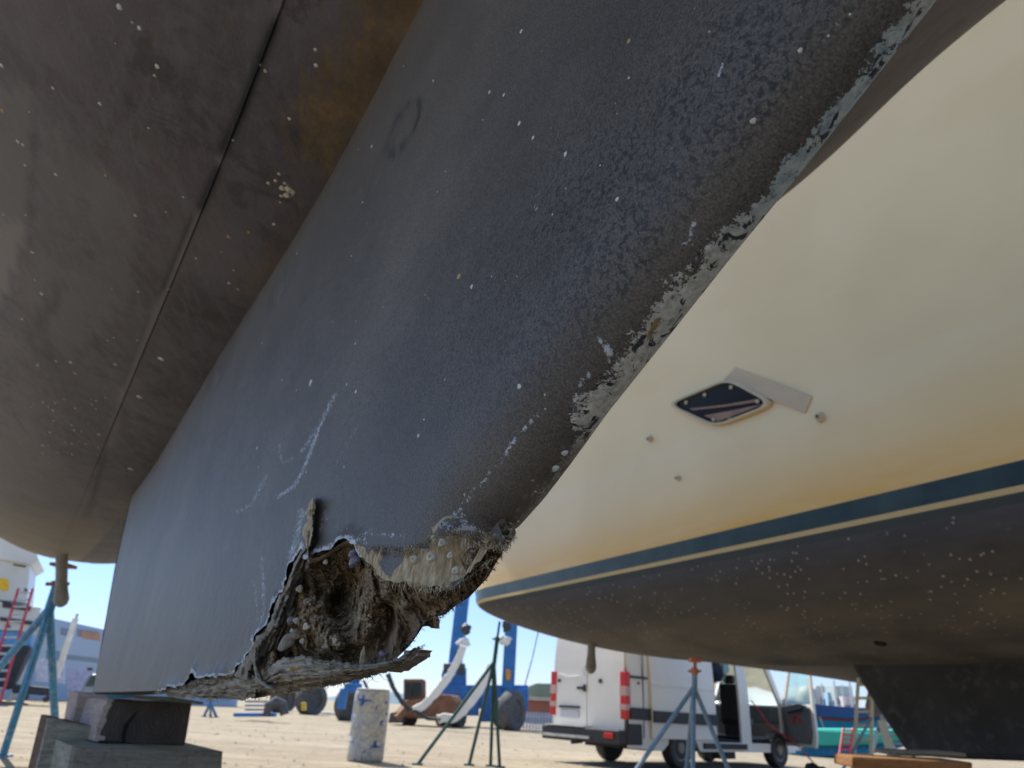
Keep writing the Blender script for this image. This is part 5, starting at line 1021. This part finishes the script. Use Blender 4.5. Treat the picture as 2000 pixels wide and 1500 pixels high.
# ================================================================== PALE BUILDING, CRUISER, LADDER ON THE LEFT
MBW = NT('pale_cladding', .7); MBW.color(MBW.mix(MBW.ramp(MBW.noise(1, 2, .5, vec=MBW.vec((.02, .02, .45))), [(.42, 0.), (.5, 1.)]), (.42, .50, .60), (.34, .45, .60)))
bl = thing('building', 'pale blue and white boatyard shed with window bands behind the stands', 'building', tuple(Vector((P(200, 1370, 48).x, P(200, 1370, 48).y, 0))))
def wallq(x0, x1, ytop0, ytop1, R0, R1, dp, name, mat, parent, zb=0):
    a = P(x0, ytop0, R0); b = P(x1, ytop1, R1); A0 = Vector((a.x, a.y, zb)); B0 = Vector((b.x, b.y, zb)); n = Vector((-(b-a).y, (b-a).x, 0)).normalized(); n = n if n.dot(Vector((0, 1, 0))) > 0 else -n
    mb = MB(); mb.prism([A0, B0, Vector((b.x, b.y, max(b.z, zb+.01))), Vector((a.x, a.y, max(a.z, zb+.01)))], n*dp); return mb.build(name, mat, parent)
wl = wallq(-60, 480, 1172, 1290, 46, 60, 14, 'wall', MBW.m, bl)
def bquad(x0, x1, y0a, y0b, y1a, y1b, Ra, Rb, name, mat, parent, th=.12):
    mb = MB(); mb.prism([P(x0, y1a, Ra), P(x1, y1b, Rb), P(x1, y0b, Rb), P(x0, y0a, Ra)], Vector((0, th, 0))); return mb.build(name, mat, parent)
MWIN = simple('window_band', (.20, .24, .27), .2, 0, .3, .5); MSGN = simple('orange_sign_wash', (.50, .27, .18), .6, 0, .3, 1)
for (x0, x1, a, b, c, d) in ((118, 135, 1225, 1228, 1240, 1243), (150, 192, 1228, 1233, 1243, 1248), (90, 115, 1270, 1272, 1290, 1292), (130, 190, 1278, 1285, 1288, 1295)):
    bquad(x0, x1, a, b, c, d, 45, 45.5, 'window', MWIN, wl)
bquad(160, 194, 1232, 1236, 1247, 1252, 44.7, 45.2, 'sign', MSGN, wl); bquad(70, 125, 1285, 1292, 1330, 1335, 44.5, 45, 'door', simple('white_door', (.52, .56, .66), .6), wl); bquad(130, 178, 1305, 1310, 1366, 1368, 44, 44.5, 'door', simple('lilac_door', (.42, .42, .58), .6), wl)
cr = thing('motor_cruiser', 'white motor cruiser on stands at the left edge, half behind the red ladder', 'boat', tuple(Vector((P(20, 1300, 38).x, P(20, 1300, 38).y, 0))))
MCW = simple('white_gelcoat', (.66, .65, .60), .35, 0, .1, .6); MCD = simple('black_bottom_paint', (.05, .05, .055), .7); MCB = simple('sky_blue_stripe', (.10, .32, .62), .4)
def pslab(pts, R, dp, name, mat, parent, bev=.04): mb = MB(); mb.prism([P(x, y, R) for x, y in pts], Vector((-.45, .9, 0))*dp); return mb.build(name, mat, parent, False, bev)
hl_ = pslab([(-260, 1150), (-120, 1162), (30, 1178), (80, 1186), (72, 1210), (60, 1235), (-60, 1226), (-260, 1200)], 38, 4.2, 'hull', MCW, cr)
pslab([(-260, 1201), (-60, 1227), (60, 1236), (57, 1262), (-60, 1252), (-260, 1230)], 38.05, 4.1, 'waterline_band', MCB, cr); pslab([(-260, 1231), (-60, 1253), (57, 1263), (40, 1300), (22, 1345), (-60, 1352), (-260, 1300)], 38.1, 3.9, 'bottom', MCD, cr)
pslab([(-200, 1050), (-60, 1052), (30, 1070), (64, 1082), (58, 1110), (52, 1178), (-60, 1166), (-200, 1150)], 38.4, 3.4, 'cabin', MCW, cr); pslab([(-200, 1030), (-40, 1030), (70, 1078), (76, 1094), (60, 1104), (-60, 1080), (-200, 1060)], 38.2, 3.8, 'flybridge', MCW, cr)
for q in ([(26, 1101), (50, 1105), (50, 1108), (26, 1104)], [(48, 1148), (55, 1152), (52, 1160), (46, 1158)], [(5, 1175), (60, 1184), (58, 1193), (5, 1186)], [(0, 1205), (75, 1215), (74, 1222), (0, 1212)], [(10, 1220), (20, 1221), (19, 1226), (10, 1225)]): pslab(q, 37.9, .1, 'window', MCD, cr, 0)
pslab([(-2, 1128), (17, 1131), (16, 1152), (8, 1154), (-2, 1150)], 37.7, .2, 'life_ring_case', simple('yellow_case', (.80, .48, .02), .5), cr)
pslab([(78, 1196), (88, 1200), (60, 1300), (45, 1345), (20, 1370), (10, 1368), (35, 1330), (60, 1280)], 38.2, .5, 'stern_drive', MCW, cr)
def ladder(lab, p, w, n, mat, name='ladder', r=.03, mat2=None, w2=None):
    a, b = [P(*q[0:2], q[2]) for q in p]; t = thing(name, lab, 'ladder', tuple(Vector((a.x, a.y, 0)))); s_ = CR*w/2; s2_ = CR*(w2 or w)/2
    for sg in (-1, 1): mb = MB(); mb.tube([a+s_*sg, b+s2_*sg], r, 6); mb.build('rail', mat, t)
    for k in range(n): f = (k+.5)/n; c_ = a*(1-f)+b*f; e = s_*(1-f)+s2_*f; mb = MB(); mb.tube([c_-e, c_+e], r*.8, 6); mb.build('rung', mat2 or mat, t)
    return t
MLR = simple('red_rail', (.55, .05, .07), .5, 0, .2, 6); MAL = simple('aluminium', (.55, .56, .56), .45, .3, .15, 6); MLC = simple('cream_fibreglass', (.74, .68, .50), .5, 0, .1, 6)
ladder('red ladder with pale rungs leaning on the white cruiser at the left edge', [(-16, 1372, 34), (50, 1150, 37)], .60, 14, MLR, r=.055, mat2=MAL)
mb = MB(); a, b = P(109, 1325, 17), P(148, 1208, 17); mb.bar(a, b, .10, .06); mb.tube([b, P(152, 1198, 17)], .03, 6); tag(mb.build('prop_post', simple('white_post', (.75, .74, .70), .5), None, False, .01), 'white square prop post leaning between the blue stand and the keel', 'post')
car = thing('parked_car', 'silver car end just visible left of the keel heel by the building', 'car', tuple(Vector((P(168, 1360, 40).x, P(168, 1360, 40).y, 0))))
pslab([(158, 1366), (160, 1345), (166, 1330), (176, 1316), (230, 1318), (250, 1330), (255, 1368)], 40, 1.6, 'body', simple('silver_car', (.35, .40, .44), .3), car, .1); pslab([(166, 1340), (178, 1320), (226, 1322), (240, 1338)], 39.9, .1, 'side_window', MVG.m, car, 0); pslab([(170, 1303), (182, 1304), (180, 1310), (170, 1309)], 39.9, .5, 'roof_rack', MCD, car, .02)
tyre(166, 1372, 6, 6, 39.8, car)
tr = thing('flatbed_trailer', 'low dark trailer under the window wall, behind the bright blue stand', 'trailer', tuple(Vector((P(75, 1365, 36).x, P(75, 1365, 36).y, 0))))
pslab([(24, 1336), (108, 1344), (107, 1360), (24, 1354)], 36, 1.5, 'bed', MCD, tr); tyre(50, 1368, 6, 6, 35.8, tr); tyre(90, 1371, 6, 6, 35.8, tr)
# ================================================================== RIGHT-HAND BACKGROUND
mw = thing('picket_fence', 'pale blue slatted fence in front of the red brown shed, left of the van', 'fence', tuple(gz(1050, 1428)))
pk_m = simple('pale_blue_paint', (.42, .50, .62), .6, 0, .15, 3)
for i in range(26):
    x = 1022+i*6; a = P(x+2, 1390+.05*(x-1022), 40); mb = MB(); mb.box((a.x, a.y, a.z/2), (.10, .03, a.z)); mb.build('picket', pk_m, mw)
mb = MB(); mb.bar(P(1020, 1398, 40.1), P(1180, 1407, 40.1), .08); mb.build('rail', pk_m, mw)
shd = thing('shed', 'low shed with red brown wall and pale roof edge, left of the van', 'shed', tuple(Vector((P(1060, 1400, 60).x, P(1060, 1400, 60).y, 0))))
wallq(1010, 1300, 1362, 1378, 60, 60, 8, 'wall', simple('red_brown_wall', (.34, .13, .085), .8, 0, .15, .4), shd); mb = MB(); mb.prism([P(1008, 1366, 59.6), P(1302, 1380, 59.6), P(1302, 1374, 59.6), P(1008, 1359, 59.6)], Vector((0, 9, 0))); mb.build('roof', simple('pale_roof', (.45, .40, .34), .7), shd)
def hullboat(name, lab, xs_, ytop, ybot, R, dp, cols, rise=0):
    t = thing(name, lab, 'boat', tuple(Vector((P((xs_[0]+xs_[1])/2, 1420, R).x, P((xs_[0]+xs_[1])/2, 1420, R).y, 0)))); x0, x1 = xs_
    for i, (f0, f1, nm, mt) in enumerate(cols):
        pts = []; n = 12; ff = lambda f, u: ytop(u)*(1-f)+ybot(u)*f
        up = [(x0+(x1-x0)*u, ff(f0, u)) for u in np.linspace(0, 1, n)]; dn_ = [(x0+(x1-x0)*u, ff(f1, u)) for u in np.linspace(1, 0, n)]
        mb = MB(); mb.prism([P(x, y, R+.35*max(0, f0)+.02*i) for x, y in up+dn_], Vector((.2, dp, 0))); mb.build(nm, mt, t, False, .02)
    return t
MNAV = simple('navy_topsides', (.02, .045, .16), .35, 0, .2, .5); MRST = simple('red_boot_stripe', (.50, .04, .06), .5); MSKY = simple('light_blue_bottom', (.04, .25, .42), .7, 0, .2, .7)
tb_ = hullboat('fishing_boat', 'navy hulled boat with a red stripe and light blue bottom, seen past the van door', (1540, 1735), lambda u: 1378+6*u-12*(1-u)**3, lambda u: 1432+4*u-26*max(0, u-.7)/.3, 30, 4, [(0, .42, 'topsides', MNAV), (.42, .52, 'stripe', MRST), (.52, 1, 'bottom', MSKY)])
MTEAL = simple('teal_green_hull', (.03, .38, .30), .6, 0, .2, .6); MTLB = simple('deep_blue_bottom', (.02, .20, .38), .7)
hullboat('green_boat', 'teal green boat hull on supports under the navy boat', (1545, 1800), lambda u: 1424+3*u, lambda u: 1478-10*(u-.3)**2*6, 27, 3, [(0, .6, 'topsides', MTEAL), (.6, 1, 'bottom', MTLB)])
dm = thing('radar_dome', 'cream dome above the navy boat at the right of the van door', 'dome', tuple(P(1580, 1358, 34))); mb = MB(); mb.lathe(P(1580, 1366, 34), (0, 0, 1), [(.30, -.7), (.36, -.5), (.42, -.1), (.42, .15), (.32, .38), (.15, .5), (.02, .53)], 16); mb.build('shell', simple('cream_dome', (.62, .52, .42), .5, 0, .2, 5), dm, True)
cb_ = thing('harbour_building', 'jumble of white and pale blue harbour sheds above the navy boat', 'building', tuple(Vector((P(1640, 1370, 70).x, P(1640, 1370, 70).y, 0))))
for i, (x0, x1, y0, y1, c_) in enumerate(((1560, 1600, 1352, 1400, (.45, .52, .58)), (1600, 1622, 1340, 1400, (.62, .58, .54)), (1622, 1652, 1352, 1402, (.32, .50, .60)), (1640, 1672, 1340, 1404, (.38, .44, .44)), (1655, 1680, 1360, 1404, (.58, .52, .52)), (1540, 1570, 1362, 1400, (.5, .55, .6)), (1700, 1800, 1370, 1420, (.5, .55, .62)))):
    a = P(x0, y1, 70-i); b = P(x1, y1, 70-i); zt = P(x0, y0, 70-i).z; mb = MB(); mb.prism([Vector((a.x, a.y, 0)), Vector((b.x, b.y, 0)), Vector((b.x, b.y, zt)), Vector((a.x, a.y, zt))], Vector((0, 6, 0))); w_ = mb.build('wall', simple('shed_%d' % i, c_, .7, 0, .15, .4), cb_)
    mb = MB(); nw = 3
    for k in range(nw): u = (k+.5)/nw; c_ = a.lerp(b, u); mb.box((c_.x, c_.y-.05, zt*.72), (.5, .06, .5))
    mb.build('window', MWIN, w_)
for i, (x, yt) in enumerate(((1562, 1330), (1592, 1322), (1612, 1335), (1637, 1330), (1652, 1338), (1668, 1332))):
    a = P(x, 1400, 50); mb = MB(); mb.tube([Vector((a.x, a.y, 0)), Vector((a.x, a.y, P(x, yt, 50).z))], .05, 6); o = mb.build('mast', MAL, None); tag(o, ('first', 'second', 'third', 'fourth', 'fifth', 'sixth')[i]+' thin bare mast from the van door, above the navy boat', 'mast', 'masts in the harbour')
for i, (x, w_, h_, c_, lb) in enumerate(((1597, .9, 36, MSKY, 'pale blue crate stack under the green boat'), (1612, .35, 44, MTLB, 'deep blue tarpaulined drum beside the crate stack'), (1630, .5, 30, MAL, 'pale grey box between the blue drum and the small red ladder'), (1572, .5, 26, MAL, 'pale grey box nearest the van door'))):
    a = gz(x, 1474+.05*(x-1600)); z_ = h_/1690*a.length; mb = MB(); mb.box((a.x, a.y, z_/2), (w_*.5, .4, z_)); mb.box((a.x, a.y-.02, z_*.98), (w_*.54, .45, z_*.08)); tag(mb.build('yard_box', c_, None, False, .04), lb, 'box')
for i, x in enumerate((1583, 1604, 1622, 1640)):
    a = gz(x, 1473); mb = MB(); top = a+Vector((0, 0, 1.5)); 
    for dx, dy in ((-.45, 0), (.45, 0), (0, .5)): mb.tube([top, a+Vector((dx, dy, 0))], .03, 6)
    mb.tube([top, top+Vector((0, 0, .3))], .04, 6); tag(mb.build('boat_stand', (TLB, MAL, TLB, MPALE)[i], None), ('small blue stand nearest the van door, holding the green boat', 'small aluminium stand between two blue ones at the green boat', 'second small blue stand from the van door at the green boat', 'faded blue stand beside the small red ladder')[i], 'boat stand', 'stands under the green boat')
ladder('small red ladder in front of the green boat', [(1649, 1478, 24), (1657, 1422, 24.5)], .28, 6, MLR, r=.03)
ladder('tall cream ladder standing right of the van, in front of the yacht keel', [(1683, 1520, 11.5), (1690, 1325, 12.2)], .235, 7, MLC, r=.024, w2=.20)
mb = MB(); mb.tube([P(1645, 1505, 10.8), P(1670, 1460, 11), P(1702, 1402, 11.2)], .018, 6); tag(mb.build('brace_pole', MPALE, None), 'pale blue diagonal pole crossing the cream ladder', 'pole')
tw = stand('blue boat stand behind the cream ladder beside the yacht keel', TLB, (1717, 1412), (1719, 1402), 12.5, [gz(1700, 1492), gz(1747, 1494), gz(1765, 1490)], .028, pad=True, padmat=TLB, neck=TLB, brace=False)
ladder('white step ladder leaning beside the yacht keel', [(1764, 1478, 11.0), (1733, 1398, 11.6)], .26, 5, MAL, r=.022, w2=.16)
mb = MB(); mb.bar(P(1742, 1478, 10.9), P(1722, 1408, 11.2), .10, .03); tag(mb.build('prop_board', MLC, None), 'cream board leaning against the yacht keel front', 'board')
# timber under the yacht keel
MYW = wood('orange_brown_timber', (.16, .075, .03), (.30, .16, .075), (.10, .06, .03), 5); MYW2 = wood('pale_brown_timber', (.20, .15, .10), (.36, .29, .20), (.10, .07, .05), 5)
def timbers(x0, x1, y0, y1, R, dp, mat, lab, sl=.03):
    mb = MB(); mb.prism([P(x0, y1, R), P(x1, y1+(x1-x0)*sl, R), P(x1, y0+(x1-x0)*sl, R), P(x0, y0, R)], Vector((.1, dp, 0))); tag(mb.build('timber_block', mat, None, False, .01), lab, 'timber block', 'timbers under the yacht keel')
timbers(1749, 1888, 1467, 1476, 5.9, .5, MYW2, 'thin upper board directly under the yacht keel'); timbers(1664, 1900, 1477, 1500, 5.6, .5, MYW, 'long orange brown timber under the thin board', .05); timbers(1700, 1990, 1503, 1640, 5.7, .5, MYW2, 'large lower timber under the orange brown one', .05)
bx = gz(1700, 1500); 
vs_, fs_ = clump(P(1590, 1507, 6.5), (.085, .07, .05), 4); clp = obj('dark_bag', vs_, fs_, MDRK, None, True)
tag(clp, 'dark furry bundle on the crate at the bottom edge, right of the van', 'bundle')
mb = MB(); q = P(1592, 1520, 6.5); mb.box((q.x, q.y, q.z/2), (.34, .3, q.z)); mb.box((q.x, q.y, q.z-.02), (.38, .34, .03)); tag(mb.build('crate', MYW2, None, False, .01), 'wooden crate carrying the dark furry bundle, mostly below the frame', 'crate')
# loose stones and rope heaps on the yard
stn_ = MB(); r2 = random.Random(3)
for _ in range(1500):
    R = 9+r2.random()**1.5*26; az = radians(r2.uniform(-38, 36)); c_ = Vector((sin(az)*R, cos(az)*R, 0)); r_ = r2.uniform(.012, .035)
    vs_ = [c_+Vector((cos(a)*r_*r2.uniform(.7, 1.3), sin(a)*r_*r2.uniform(.7, 1.3), 0)) for a in (0, 1.26, 2.5, 3.8, 5.0)]; stn_.add(vs_+[c_+Vector((0, 0, r_*r2.uniform(.5, 1)))], [(i, (i+1) % 5, 5) for i in range(5)])
o = stn_.build('loose_stones', simple('stone', (.34, .30, .24), .9, 0, .4, 2), None); o['kind'] = 'stuff'
for i, (x, y, w_) in enumerate(((640, 1396, 1.6), (770, 1397, 1.4))):
    a = gz(x, y); mb = MB(); mb.tube([a+Vector((-w_/2, 0, .06)), a+Vector((0, 0, .1)), a+Vector((w_/2, 0, .05))], [.03, .09, .04], 6); tag(mb.build('hose_bundle', MWHT, None, True), 'white rope heap on the ground ' + ('left of the barrel' if i == 0 else 'right of the barrel'), 'rope')
